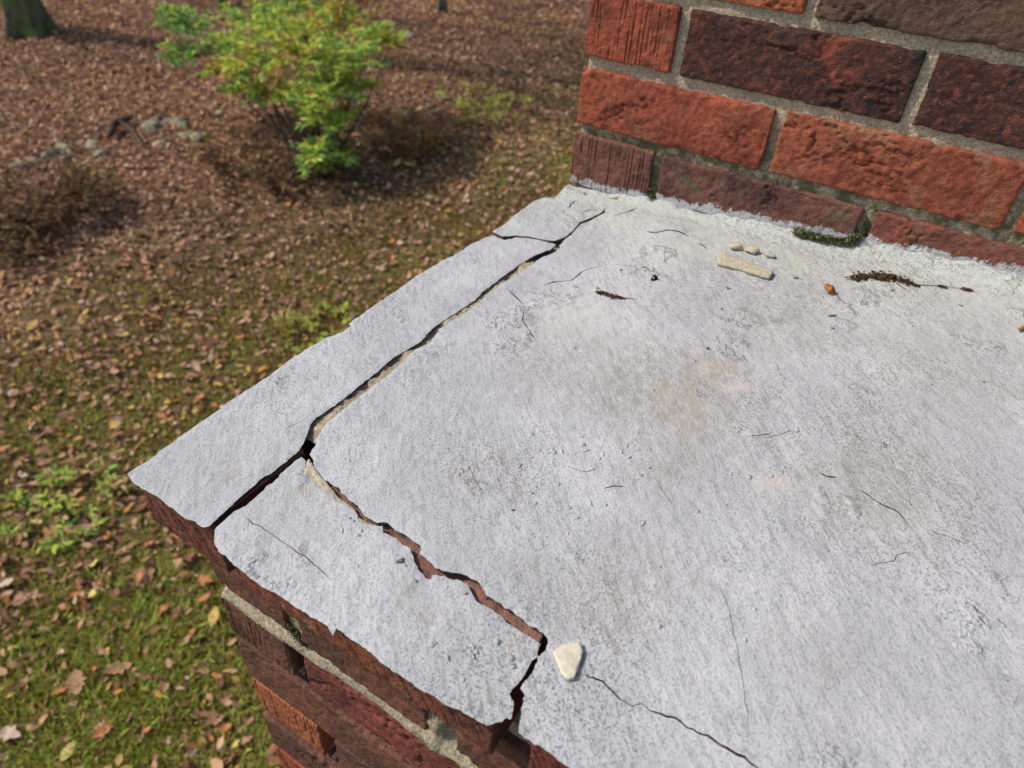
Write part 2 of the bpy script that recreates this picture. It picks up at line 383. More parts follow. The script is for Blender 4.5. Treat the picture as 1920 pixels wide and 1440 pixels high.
def stack_brick(u, row, L, D, mk, style, seed, fine, v=0.0, z0=None):
    z = WZ+row*PIT
    me = brick_mesh(L, D, BH, style, seed, M[mk], 0.0016 if row < 4 and u < 0.42 else 0.0034) if fine else coarse_brick(L, D, BH, mk)
    o = link('brick', me, stack)
    rr = random.Random(seed)
    o.location = Vector(W(u+rr.uniform(-.0007, .0007), v+rr.uniform(-.0009, .0009), z+rr.uniform(-.0006, .0006)))
    o.rotation_euler = (rr.uniform(-.006, .006), rr.uniform(-.004, .004), WA+rr.uniform(-.006, .006))
    return o
ROWPAL = {0: [('header_brown', 'scored'), ('dull', 'rough'), ('dullred', 'rough'), ('dull', 'rough')],
          1: [('red', 'rough'), ('rosy', 'rough'), ('red', 'rough')],
          2: [('red', 'scored'), ('burnt', 'rough'), ('burnt', 'rough'), ('red', 'rough')],
          3: [('orange', 'rough'), ('brown', 'rough'), ('red', 'rough')]}
sd = 100
for row in range(ROWS):
    hdr = row % 2 == 0
    u = 0.0; i = 0
    while u < STW-0.02:
        L = HD if (hdr and i == 0) else min(BL, STW-u)
        if STW-u-L < 0.05: L = STW-u
        D = BL if (hdr and i == 0) else HD
        fine = row <= 4 and u < 0.52
        if row in ROWPAL and i < len(ROWPAL[row]): mk, stl = ROWPAL[row][i]
        else: mk, stl = random.choice(PAL), 'rough'
        sd += 1; stack_brick(u, row, L, D, mk, stl, sd, fine)
        u += L+J; i += 1
    v = (BL if hdr else HD)+J                       # the left flank goes on round the corner
    while v < STD-0.03:
        L = min(BL, STD-v)
        stack_brick(0, row, HD, L, random.choice(PAL), 'plain', sd+900, False, v)
        v += L+J

# --- the base under the shoulder
BX, BY, BZ0 = 0.0198, 0.0198, -0.073
BW, BD = 0.90, 1.15
xs = np.concatenate([np.linspace(BX+0.008, 0.56, 180), np.linspace(0.6, BW, 6)])
zz = np.concatenate([np.linspace(GZ-0.3, -0.62, 20), np.linspace(-0.6, -0.058, 170)])
V, F = grid_box(xs, [BY+0.0085, BD], zz)
fm = np.where(V[:, 1] < 0.1, 1.0, 0.0)
V[:, 1] -= fm*(0.0010*fbm(V*60, 15, 4)+0.0006*fbm(V*260, 16, 2))
Qx = V*np.array([1, 0, 0.0]); b = np.exp(-((V[:, 2]+0.1365+0.0022*fbm(Qx*28, 17, 3))/(0.0064+0.0016*fbm(Qx*45, 20, 2)))**2)*fm         # the wide struck bed joint below the second course
V[:, 1] -= b*(0.0112+0.0030*fbm(V*40, 18, 3))
b2 = np.where((V[:, 2] > -0.132) & (V[:, 2] < -0.06) & (V[:, 0] > 0.211) & (V[:, 0] < 0.234), 1, 0)*fm
V[:, 1] -= b2*0.006*np.clip(1.0+0.9*fbm(V*50, 19, 3), 0, 2)
b3 = np.where((V[:, 2] > -0.132) & (V[:, 2] < -0.06) & (V[:, 0] > 0.094) & (V[:, 0] < 0.114), 1, 0)*fm
V[:, 1] -= b3*0.0035
for hx0, hx1, hz0, hz1 in ((0.0895, 0.1075, -0.207, -0.146), (0.0985, 0.1195, -0.341, -0.276)):   # holes where mortar fell out
    V[:, 1] += np.where((V[:, 0] > hx0) & (V[:, 0] < hx1) & (V[:, 2] > hz0) & (V[:, 2] < hz1), 0.075, 0)*fm
base = link('chimney_base', mesh('base_mortar', V, F, M['mortar_base']), chim)
BASEPAL = {0: [('purple', 'rough', 0.076), ('purple', 'rough', 0.112), ('purple', 'rough', 0.20)],
           1: [('purple', 'scored', 0.0715), ('liver', 'rough', 0.20), ('purple', 'rough', 0.2)],
           2: [('purple', 'rough', 0.20), ('purple', 'rough', 0.2), ('liver', 'rough', 0.2)],
           3: [('orange', 'scored', 0.081), ('purple', 'rough', 0.2), ('liver', 'rough', 0.2)],
           4: [('purple', 'rough', 0.2), ('liver', 'rough', 0.2)],
           5: [('red', 'scored', 0.0915), ('purple', 'rough', 0.2)]}
GAPS = {(0, 1): 0.022, (1, 0): 0.016, (3, 0): 0.019, (0, 0): 0.016}
for c in range(31):
    zt = BZ0-PIT*c; x = BX; i = 0; hdr = c % 2 == 1
    while x < BW-0.02:
        if c in BASEPAL and i < len(BASEPAL[c]): mk, stl, L = BASEPAL[c][i]
        else: mk, stl, L = random.choice(PAL), 'rough', (HD if hdr and i == 0 else BL)
        L = min(L, BW-x)
        fine = c < 8 and x < 0.5; sd += 1
        D = (BL if hdr else HD) if i == 0 else HD
        me = brick_mesh(L, D, BH, stl, sd, M[mk], 0.0016 if c < 6 and x < 0.3 else 0.0034) if fine else coarse_brick(L, D, BH, mk)
        o = link('brick', me, base); rr = random.Random(sd)
        yb = BY+(0.0015 if c == 0 else 0)+rr.uniform(-.0012, .0012)
        o.location = (x, yb, zt-BH); o.rotation_euler = (rr.uniform(-.006, .006), rr.uniform(-.004, .004), rr.uniform(-.005, .005))
        x += L+GAPS.get((c, i), J); i += 1
    v = BY+(BL if hdr else HD)+J
    while v < BD-0.03:
        L = min(BL, BD-v)
        o = link('brick', coarse_brick(HD, L, BH, random.choice(PAL)), base); o.location = (BX, v, zt-BH); v += L+J

# --- the projecting top course of the shoulder
course = link('top_course', None, chim) if False else empty('top_course', (0.0, 0.0, -0.03)); set_parent(course, chim)
def top_brick(x, y, L, D, mk, stl, z=-0.0016, rz=0.0, fine=True, notch=False):
    global sd
    sd += 1
    o = link('brick', brick_mesh(L, D, 0.0505, stl, sd, M[mk], topmat=M['dusty']) if fine else coarse_brick(L, D, 0.0505, mk), course)
    o.location = (x, y, z-0.0505); o.rotation_euler = (0, 0, rz)
    if notch:                                         # the inner flank of the corner brick is broken back
        for v_ in o.data.vertices:
            if v_.co.y > 0.080 and v_.co.x > 0.0600: v_.co.x = 0.0600+0.05*(v_.co.x-0.0600)
    return o
top_brick(0.0015, 0.0025, 0.0775, 0.197, 'umber', 'diag', notch=True)
top_brick(0.0055, 0.2065, 0.0575, 0.198, 'umber', 'plain', zs(.04, .3)-0.0055)
top_brick(0.0165, 0.412, 0.052, 0.115, 'umber', 'plain', zs(.04, .5)-0.0035)
top_brick(0.036, 0.56, 0.081, 0.25, 'umber', 'plain', -0.004, fine=False)
top_brick(0.036, 0.83, 0.081, 0.2, 'umber', 'plain', -0.004, fine=False)
top_brick(0.0915, 0.002, 0.1925, 0.094, 'rust', 'diag', -0.0016, 0.003)
top_brick(0.3065, 0.0005, 0.197, 0.094, 'liver', 'diag')
top_brick(0.514, 0.0005, 0.197, 0.094, 'red', 'diag')
top_brick(0.721, 0.0005, 0.175, 0.094, 'umber', 'diag', fine=False)
# mortar filling between the edge bricks and the stack, under the coating
fx = np.concatenate([[0.0885], np.linspace(0.091, 0.56, 90), [0.7, 0.885]])
fy = np.concatenate([[0.098], np.linspace(0.1, 0.54, 84), [0.6, 1.1]])
V, F = grid_box(fx, fy, [-0.0585, -0.012])
tp = V[:, 2] > -0.03
V[:, 2] += tp*(zs(V[:, 0], np.minimum(V[:, 1], .55))+0.0012*fbm(V*70, 31, 4))
V[:, 0] += np.where(V[:, 0] < 0.0886, 1, 0)*0.002*fbm(V*60, 33, 3)
link('mortar_fill', mesh('mortar_fill', V, F, M['mortar_crack']), chim)
# rubble floor of the long crack: a strip of broken mortar between left bricks and fill
yy = np.linspace(0.089, 0.535, 300); cr = []
vv_ = np.linspace(0.0605, 0.101, 22)
X, Y = np.meshgrid(vv_, yy, indexing='ij'); P = np.stack([X.ravel(), Y.ravel(), 0*X.ravel()], 1)
dz = 0.0026*fbm(P*75, 41, 4, 0.6)+0.002*fbm(P*260, 42, 3)
P[:, 2] = zs(P[:, 0], P[:, 1])+np.minimum(-0.0019+dz-0.0035*np.clip(vnoise(P*26, 44), 0, 1), -0.0007)-0.007*np.clip((P[:, 1]-0.37)/0.03, 0, 1)
n2 = len(yy); ii, jj = np.meshgrid(np.arange(21), np.arange(n2-1), indexing='ij'); a = (ii*n2+jj).ravel()
link('crack_rubble', mesh('crack_rubble', P, np.stack([a, a+n2, a+n2+1, a+1], 1), M['mortar_crack']), chim)

# --- the white coating: plates with ragged edges, cracks cut through them
def resample(pts, step, jag, seed, closed=True):
    pts = np.asarray(pts, float); out = []
    n = len(pts); rng_ = range(n) if closed else range(n-1)
    for i in rng_:
        A, B = pts[i], pts[(i+1) % n]; L = np.linalg.norm(B-A); kk = max(1, int(round(L/step)))
        for t in np.arange(kk)/kk: out.append(A+(B-A)*t)
    if not closed: out.append(pts[-1])
    out = np.array(out)
    Q = np.c_[out, np.full(len(out), seed*1.7)]
    out[:, 0] += jag*(fbm(Q*240, seed, 3, 0.7)+0.7*fbm(Q*80, seed+7, 2)); out[:, 1] += jag*(fbm(Q*240, seed+50, 3, 0.7)+0.7*fbm(Q*80, seed+57, 2))
    return out
def slit(px, width, seed, jag=0.0007, lift=0.0):
    c = resample([at(*p, lift)[:2] for p in px], 0.0022, 0, seed, False)
    n = len(c); t = np.linspace(0, 1, n); T = np.gradient(c, axis=0); T /= np.linalg.norm(T, axis=1, keepdims=True)+1e-12
    Nn = np.c_[-T[:, 1], T[:, 0]]
    Q = np.c_[c, np.full(n, seed)]
    c = c+Nn*(1.4*jag*fbm(Q*160, seed, 3, 0.7))[:, None]
    wd = width*0.5*np.clip(np.minimum(t, 1-t)*8, 0.2, 1)*np.clip(0.95+0.8*vnoise(Q*70, seed+4), 0.45, 1.8)
    return np.concatenate([c+Nn*wd[:, None], (c-Nn*wd[:, None])[::-1]])
def inside(P, poly):
    x, y = P[:, 0], P[:, 1]; r = np.zeros(len(P), bool); a_ = poly; b_ = np.roll(poly, -1, 0)
    for (x0, y0), (x1, y1) in zip(a_, b_):
        if y0 == y1: continue
        cnd = ((y0 > y) != (y1 > y)); xi = (x1-x0)*(y-y0)/(y1-y0)+x0
        r ^= cnd & (x < xi)
    return r
def dist_to(P, pts, cell=0.012):
    # distance to the nearest of pts, capped at cell
    key = {}
    for i, p in enumerate(pts): key.setdefault((int(p[0]//cell), int(p[1]//cell)), []).append(i)
    out = np.full(len(P), cell); kx = (P[:, 0]//cell).astype(int); ky = (P[:, 1]//cell).astype(int)
    order = np.lexsort((ky, kx)); ks = np.c_[kx, ky][order]
    brk = np.flatnonzero(np.any(np.diff(ks, axis=0) != 0, axis=1))+1
    for grp in np.split(order, brk):
        a_, b_ = kx[grp[0]], ky[grp[0]]; ids = []
        for dx in (-1, 0, 1):
            for dy in (-1, 0, 1): ids += key.get((a_+dx, b_+dy), [])
        if ids:
            D = np.linalg.norm(P[grp][:, None, :]-pts[ids][None], axis=2).min(1); out[grp] = np.minimum(out[grp], D)
    return out
def plate(name, outline, holes, res, thick, lift, seed, coarse_x=None, lift_fn=None, edge_drop=0.0003, undercut=0.0012):
    loops = [outline]+holes
    lo, hi = outline.min(0), outline.max(0)
    gx_ = np.arange(lo[0], hi[0], res); gy_ = np.arange(lo[1], hi[1], res*0.87)
    X, Y = np.meshgrid(gx_, gy_, indexing='ij'); X = X+0.5*res*(np.arange(len(gy_)) % 2)[None]
    P = np.c_[X.ravel(), Y.ravel()]+rng.uniform(-.22, .22, (X.size, 2))*res
    if coarse_x is not None:
        P = P[(P[:, 0] < coarse_x) | (rng.random(len(P)) < 0.03)]
    P = P[inside(P, outline)]
    for h in holes: 
        l2, h2 = h.min(0)-res, h.max(0)+res
        near = np.all((P > l2) & (P < h2), axis=1); s_ = np.flatnonzero(near)
        if len(s_): P = np.delete(P, s_[inside(P[s_], h)], 0)
    allb = np.concatenate(loops)
    P = P[dist_to(P, allb) > 0.55*res]
    vco = [Vector(p) for p in np.concatenate([allb, P])]; ed = []; o_ = 0
    for l in loops:
        n = len(l); ed += [(o_+i, o_+(i+1) % n) for i in range(n)]; o_ += n
    r_ = delaunay_2d_cdt(vco, ed, [], 1, 1e-6, False)
    V2 = np.array([(p.x, p.y) for p in r_[0]]); T = np.array([f for f in r_[2] if len(f) == 3])
    cen = V2[T].mean(1); keep = np.ones(len(T), bool)
    keep &= inside(cen, outline)
    for h in holes:
        l2, h2 = h.min(0), h.max(0); s_ = np.flatnonzero(np.all((cen >= l2) & (cen <= h2), axis=1))
        if len(s_): keep[s_[inside(cen[s_], h)]] = False
    T = T[keep]
    ar = np.cross(V2[T[:, 1]]-V2[T[:, 0]], V2[T[:, 2]]-V2[T[:, 0]]); T[ar < 0] = T[ar < 0][:, ::-1]
    used = np.unique(T); mp = -np.ones(len(V2), int); mp[used] = np.arange(len(used)); V2 = V2[used]; T = mp[T]
    e = np.concatenate([T[:, [0, 1]], T[:, [1, 2]], T[:, [2, 0]]]); es = np.sort(e, 1)
    u_, inv, cnt = np.unique(es, axis=0, return_inverse=True, return_counts=True)
    be = e[cnt[inv.ravel()] == 1]
    bset = np.unique(be); d = dist_to(V2, outline)
    Q = np.c_[V2, np.full(len(V2), seed*0.37)]
    z = zs(V2[:, 0], V2[:, 1])+lift+0.0014*fbm(Q*18, seed, 3)+0.0007*fbm(Q*75, 71, 3)+0.0004*fbm(Q*260, 72, 2)
    h5 = fbm(Q*np.array([55, 55, 1]), 77, 4, 0.6); msk = np.clip(fbm(Q*9, 78, 3)*3+0.2, 0, 1)
    z = z+0.0009*msk*(np.floor(h5*5)/5)
    z = z-edge_drop*np.clip(1-d/0.0022, 0, 1)**2
    if lift_fn is not None: z = z+lift_fn(V2)
    top = np.c_[V2, z]; n0 = len(top)
    low = top.copy(); low[:, 2] = z-thick*(1+0.3*vnoise(Q*90, 79))
    bidx = {int(i): j for j, i in enumerate(bset)}; nb = len(bset); on = np.zeros((nb, 2))
    for i, j in be:                                   # outward side of each boundary edge
        e_ = V2[j]-V2[i]; e_ = np.array([e_[1], -e_[0]])/(np.linalg.norm(e_)+1e-12); on[bidx[int(i)]] += e_; on[bidx[int(j)]] += e_
    on /= np.linalg.norm(on, axis=1, keepdims=True)+1e-9
    rim = top[bset].copy(); lo_ = low[bset].copy(); mi_ = (rim+lo_)/2
    lo_[:, :2] -= on*undercut*(1+0.5*fbm(Q[bset]*150, 82, 2))[:, None]; mi_[:, :2] -= on*undercut*0.75; mi_[:, :2] += 0.0006*np.c_[fbm(Q[bset]*300, 80, 2), fbm(Q[bset]*300, 81, 2)]
    Vall = np.concatenate([top, rim, mi_, lo_])
    sides = []
    for i, j in be:
        a_, b_ = n0+bidx[int(i)], n0+bidx[int(j)]
        sides += [(b_, a_, a_+nb), (b_, a_+nb, b_+nb), (b_+nb, a_+nb, a_+2*nb), (b_+nb, a_+2*nb, b_+2*nb)]
    Fall = np.concatenate([T, np.array(sides)])
    midx = np.r_[np.zeros(len(T), int), np.ones(len(sides), int)]
    me = mesh(name, Vall, Fall, [M['coating'], M['coating_edge']], midx, smooth=True)
    return link(name, me, chim)
def pxy(lst, lift=0.0): return [at(x, y, lift)[:2] for x, y in lst]

strip_crack = [(561, 846), (574, 818), (580, 799), (592, 784), (611, 771), (633, 757), (655, 738), (683, 718), (714, 693), (736, 674),
               (761, 656), (791, 638), (800, 627), (814, 613), (841, 595), (869, 577), (894, 560), (907, 546), (939, 521), (969, 500), (999, 479),
               (1026, 469), (1032, 468), (1042, 456)]
left_edge = [(910, 444), (880, 459), (850, 480), (830, 487), (800, 505), (760, 532), (719, 560), (667, 596), (654, 606), (657, 611), (644, 620),
             (608, 634), (560, 664), (500, 706), (450, 738), (395, 778), (345, 812), (300, 847), (262, 872)]
joint_up = [(251, 907), (284, 923), (317, 949), (345, 972), (364, 977), (380, 989), (392, 986), (420, 960), (453, 930), (500, 890), (537, 864)]
strip = pxy([(238, 890)]+joint_up+strip_crack+[(1013, 449), (991, 445), (967, 445), (945, 449), (926, 441)]+left_edge)
plate('coating_plate', resample(strip, 0.0014, 0.0009, 3), [slit([(540, 803), (570, 788), (597, 765)], 0.0003, 61)], 0.0022, 0.0020, 0.0, 5)

far = pxy([(923, 434), (942, 442), (967, 441), (991, 443), (1013, 448), (1040, 452), (1054, 447), (1066, 440), (1088, 418), (1110, 408), (1126, 400),
           (1134, 392), (1122, 377), (1100, 363), (1080, 362), (1066, 366), (1058, 375), (1040, 372), (1020, 371), (1003, 377), (986, 389), (960, 409), (940, 424)])
plate('coating_plate', resample(far, 0.0016, 0.0006, 13), [slit([(1068, 392), (1071, 384), (1080, 378)], 0.0018, 62), slit([(1094, 401), (1105, 395), (1122, 393)], 0.0010, 63),
      slit([(1045, 416), (1070, 418), (1084, 419)], 0.0004, 66)], 0.0020, 0.0028, 0.0003, 9)

front_in = [(571, 862), (573, 886), (586, 900), (619, 921), (629, 938), (661, 957), (673, 977), (694, 984), (717, 986), (719, 998), (744, 1011), (769, 1032),
            (777, 1052), (798, 1082), (807, 1084), (809, 1075), (832, 1080), (865, 1090), (880, 1098), (894, 1127), (923, 1146), (948, 1165), (977, 1184), (1002, 1200), (1013, 1207)]
front_end = [(1007, 1227), (994, 1244), (973, 1277), (957, 1302), (965, 1315), (957, 1348), (948, 1346), (927, 1355), (911, 1361)]
front_edge = [(894, 1352), (856, 1329), (809, 1305), (762, 1277), (715, 1244), (669, 1204), (631, 1178), (624, 1191), (617, 1176), (603, 1167), (565, 1143), (528, 1120), (490, 1097),
              (458, 1075), (425, 1045), (406, 1031), (399, 1012), (401, 993)]
joint_lo = [(411, 979), (439, 958), (462, 944), (500, 911), (547, 872), (563, 855)]
plate('coating_plate', resample(pxy(front_in+front_end+front_edge+joint_lo), 0.0014, 0.0012, 23),
      [slit([(448, 960), (480, 983), (510, 1000), (545, 1025), (580, 1050), (612, 1078), (628, 1095)], 0.0005, 64)], 0.0020, 0.0018, 0.0, 15)

slab_crack = [(1067, 443), (1056, 449), (1048, 465), (1031, 476), (1015, 482), (983, 505), (950, 527), (918, 548), (885, 577), (850, 599), (822, 618), (814, 632), (808, 640),
              (778, 657), (753, 680), (736, 696), (711, 715), (683, 735), (664, 752), (636, 774), (619, 788), (605, 804), (596, 815), (593, 832), (584, 850)]
slab_front = [(590, 877), (607, 896), (623, 911), (636, 915), (640, 925), (665, 944), (675, 952), (686, 967), (702, 977), (727, 980), (748, 998), (769, 1007), (782, 1019), (790, 1027),
              (790, 1040), (807, 1057), (815, 1067), (848, 1073), (873, 1077), (894, 1088), (909, 1107), (915, 1119), (948, 1140), (977, 1161), (1007, 1182), (1025, 1196),
              (1025, 1207), (1019, 1223), (1007, 1240), (990, 1269), (977, 1290), (982, 1302), (977, 1327), (973, 1352), (971, 1377), (982, 1386), (1007, 1398), (1040, 1423)]
main = pxy(slab_crack+slab_front, SLAB)
wl = [W(u, 0.006, 0)[:2] for u in (0.86, 0.4, 0.12, 0.06)]
main = main+[np.array([0.345, -0.0012]), np.array([0.55, -0.001]), np.array([0.898, -0.001]), np.array([0.898, 0.545])]+wl+pxy([(1140, 392), (1129, 402), (1112, 410), (1091, 420)], SLAB)
fine_cracks = [([(945, 535), (958, 550), (975, 562), (984, 580), (980, 600), (992, 618), (1005, 640)], 0.0008),
               ([(1018, 534), (1040, 528), (1073, 524), (1090, 510), (1110, 502), (1128, 499)], 0.0011),
               ([(1150, 406), (1172, 401), (1192, 393)], 0.0022),
               ([(1212, 437), (1228, 440), (1246, 437), (1270, 438), (1290, 444)], 0.0030),
               ([(1310, 456), (1318, 460), (1326, 466)], 0.0014),
               ([(1090, 1262), (1112, 1268), (1130, 1278), (1141, 1290), (1162, 1309), (1185, 1322), (1204, 1320), (1220, 1336), (1242, 1339), (1265, 1347), (1290, 1364), (1308, 1370), (1328, 1378),
                 (1345, 1392), (1372, 1410), (1396, 1418), (1412, 1434), (1440, 1452)], 0.0010),
               ([(1345, 1080), (1358, 1118), (1372, 1165), (1380, 1205), (1388, 1258), (1398, 1315), (1404, 1350), (1400, 1372)], 0.00028),
               ([(1535, 887), (1550, 895), (1569, 896)], 0.0016), 
               ([(1612, 918), (1630, 930), (1652, 945), (1675, 955), (1692, 970), (1703, 982)], 0.0011),
               ([(1745, 997), (1775, 1006), (1808, 1019)], 0.0005), ([(1443, 677), (1456, 683), (1463, 695)], 0.0005),
               ([(1215, 402), (1245, 408), (1275, 414), (1315, 418), (1350, 417)], 0.0005), ([(1610, 468), (1650, 478), (1675, 487)], 0.0006),
               ([(1698, 488), (1730, 498), (1760, 510), (1780, 517)], 0.0010), ([(1870, 528), (1885, 539), (1915, 548)], 0.0007),
               ([(1635, 1062), (1655, 1055), (1675, 1055), (1680, 1043), (1705, 1037)], 0.0007), ([(1395, 822), (1420, 818), (1445, 812)], 0.0007), ([(1430, 820), (1460, 815), (1486, 806)], 0.0008),
               ([(1062, 875), (1085, 884), (1100, 884), (1118, 879)], 0.0006), ([(1130, 917), (1150, 912), (1172, 912)], 0.0005), ([(1225, 890), (1236, 905), (1246, 925), (1262, 945)], 0.0004)]
holes = [slit(px, wd, 200+i, lift=SLAB) for i, (px, wd) in enumerate(fine_cracks)]
P1 = at(1250, 432); P2 = at(1172, 398)
def curl(V2):
    d = np.hypot(V2[:, 0]-P1[0], V2[:, 1]-P1[1]); e_ = np.hypot(V2[:, 0]-P2[0], V2[:, 1]-P2[1])
    return 0.0030*np.exp(-(d/0.03)**2)+0.002*np.exp(-(e_/0.02)**2)
plate('coating_slab', resample(main, 0.0014, 0.0013, 33), holes, 0.0023, 0.0052, 0.0022, 25, 0.56, curl, undercut=0.0022)

# tan bedding mortar lying in the left end of the front crack
loop = resample(pxy([(572, 868), (580, 858), (590, 876), (606, 893), (622, 912), (634, 926), (652, 942), (664, 952), (672, 968), (690, 976), (704, 982), (690, 992), (668, 984), (652, 966), (624, 948), (606, 926), (584, 910), (570, 890)]), 0.0014, 0.0012, 55)
def pad(name, loop, res, z0, hgt, mat, seed, parent, amp=0.001):
    lo, hi = loop.min(0), loop.max(0)
    X, Y = np.meshgrid(np.arange(lo[0], hi[0], res), np.arange(lo[1], hi[1], res), indexing='ij'); P = np.c_[X.ravel(), Y.ravel()]+rng.uniform(-.2, .2, (X.size, 2))*res
    P = P[inside(P, loop)]; P = P[dist_to(P, loop) > 0.5*res]; n = len(loop)
    r_ = delaunay_2d_cdt([Vector(p) for p in np.concatenate([loop, P])], [(i, (i+1) % n) for i in range(n)], [], 1, 1e-6, False)
    V2 = np.array([(p.x, p.y) for p in r_[0]]); T = np.array([f for f in r_[2] if len(f) == 3]); T = T[inside(V2[T].mean(1), loop)]
    ar = np.cross(V2[T[:, 1]]-V2[T[:, 0]], V2[T[:, 2]]-V2[T[:, 0]]); T[ar < 0] = T[ar < 0][:, ::-1]
    d = dist_to(V2, loop, 0.006); Q = np.c_[V2, np.full(len(V2), seed)]
    zb = zs(V2[:, 0], V2[:, 1])+z0; z = zb+hgt*(0.86+0.14*np.clip(d/0.0014, 0, 1))+amp*fbm(Q*220, seed, 3)
    e = np.concatenate([T[:, [0, 1]], T[:, [1, 2]], T[:, [2, 0]]]); es = np.sort(e, 1)
    u_, inv, cnt = np.unique(es, axis=0, return_inverse=True, return_counts=True); be = e[cnt[inv.ravel()] == 1]
    n0 = len(V2); V3 = np.concatenate([np.c_[V2, z], np.c_[V2, zb]])
    Fs = np.concatenate([T, np.array([f for i, j in be for f in ((j, i, n0+i), (j, n0+i, n0+j))]), T[:, ::-1]+n0])
    return link(name, mesh(name, V3, Fs, mat, smooth=False), parent)
pad('bedding_mortar', loop, 0.0014, -0.0030, 0.0022, M['cement'], 56, chim, 0.0012)

# painted fillet where the coating runs up the stack
fu = [-0.01, 0.0, 0.042, 0.085, 0.109, 0.144, 0.199, 0.251, 0.30, 0.308, 0.345, 0.387, 0.44, 0.9]
fz = [0.016, 0.019, 0.0205, 0.027, 0.031, 0.031, 0.036, 0.040, 0.043, 0.049, 0.050, 0.055, 0.056, 0.09]
us = np.concatenate([np.arange(-0.002, 0.56, 0.0014), np.arange(0.56, 0.9, 0.01)])
def slab_z(u, v): p = W(u, v, 0); return float(zs(p[0], p[1]))
prof = []; U3 = np.c_[us*1.0, us*0, us*0]
rag = 0.0045*fbm(U3*np.array([45, 1, 1]), 91, 4, 0.6)
for i, u in enumerate(us):
    zt0 = np.interp(u, fu, fz)-0.0015; zt = zt0+rag[i]; z0 = slab_z(u, -0.03)
    vs_ = [-0.030, -0.022, -0.014, -0.008, -0.004, -0.0024, -0.0016, 0.003]
    z1 = slab_z(u, -0.014)+0.0028
    zl = [z0-0.001, slab_z(u, -0.022)+0.0012, z1, z1+(zt0-z1)*0.35, z1+(zt0-z1)*0.7, z1+(zt-z1)*0.9, zt, zt+0.0004]
    prof.append([W(u, v_, z_) for v_, z_ in zip(vs_, zl)])
P = np.array(prof).reshape(-1, 3); Qn = P*np.array([1, 1, 1.])
nr = np.array([-sA*-1, -cA, 0.6]); P += (0.0012*fbm(Qn*130, 95, 4, 0.65))[:, None]*np.array([0, -0.6, 0.8])
kk = 8; ii, jj = np.meshgrid(np.arange(len(us)-1), np.arange(kk-1), indexing='ij'); a = (ii*kk+jj).ravel()
link('coating_fillet', mesh('coating_fillet', P, np.stack([a, a+kk, a+kk+1, a+1], 1), M['coating']), chim)

# loose curled paint scales lying over the weathered patches
def scales(n_list):
    Vs, Fs, mi = [], [], []; o_ = 0
    for (px, py, spread, n, smin, smax) in n_list:
        c = at(px, py)
        for _ in range(n):
            x, y = c[0]+rng.normal(0, spread), c[1]+rng.normal(0, spread)
            if x < 0.006 or y < 0.006 or x > 0.7 or y > 0.51: continue
            if rng.random() < (0.6 if y > 0.09 else 0.78) or dist_to(np.array([[x, y]]), crack_pts, 0.006)[0] < 0.0055: continue
            s = 1.3*rng.uniform(smin, smax); k_ = rng.integers(6, 10); a0 = rng.uniform(0, 6.28); el = rng.uniform(0.35, 0.9); ang = rng.uniform(0, 6.28)
            th = np.sort(rng.uniform(0, 6.28, k_)); rr = s*rng.uniform(0.55, 1.0, k_)
            q = np.c_[rr*np.cos(th), rr*np.sin(th)*el]
            lift = np.clip(q[:, 0]/s, 0, 1)**1.5*s*rng.uniform(0.04, 0.16)
            ca, sa = math.cos(ang), math.sin(ang)
            X = x+q[:, 0]*ca-q[:, 1]*sa; Y = y+q[:, 0]*sa+q[:, 1]*ca
            zb = float(zs(x, y))+(0.0024 if y > 0.085 and x > 0.09 else 0.0004)
            ring = np.c_[X, Y, zb+lift-0.0001]; ctr = np.array([[x, y, zb+0.0002]])
            low = ring.copy(); low[:, 2] -= 0.0004
            Vs.append(np.concatenate([ring, ctr, low])); 
            for i in range(k_):
                j = (i+1) % k_; Fs += [(o_+i, o_+j, o_+k_), (o_+j, o_+i, o_+k_+1+i), (o_+j, o_+k_+1+i, o_+k_+1+j)]
            o_ += 2*k_+1
    return np.concatenate(Vs), np.array(Fs)
crack_pts = np.concatenate([np.array(main), np.array(pxy(front_in+front_end)), np.array(strip)]); crack_pts = np.concatenate([crack_pts, (crack_pts+np.roll(crack_pts, 1, 0))/2])
V, F = scales([(870, 1120, 0.020, 70, .0012, .004), (760, 1010, 0.012, 30, .001, .003), (690, 985, 0.012, 40, .001, .0035), (900, 1200, 0.014, 40, .001, .003),
               (1080, 890, 0.025, 60, .001, .0032), (1180, 1100, 0.03, 50, .001, .0028), (1640, 930, 0.05, 70, .001, .0035), (1450, 820, 0.03, 40, .001, .003),
               (1700, 1080, 0.04, 40, .001, .003), (1030, 870, 0.02, 40, .001, .003), (1300, 930, 0.05, 50, .0008, .002), (640, 950, 0.008, 15, .001, .003),
               (1350, 600, 0.10, 70, .0006, .0016), (700, 800, 0.03, 16, .0006, .0016), (1380, 1200, 0.06, 50, .0008, .0022), (980, 1160, 0.02, 30, .001, .003)])
tag(link('paint_scales', mesh('paint_scales', V, F, M['coating'], smooth=False), chim), kind='stuff')

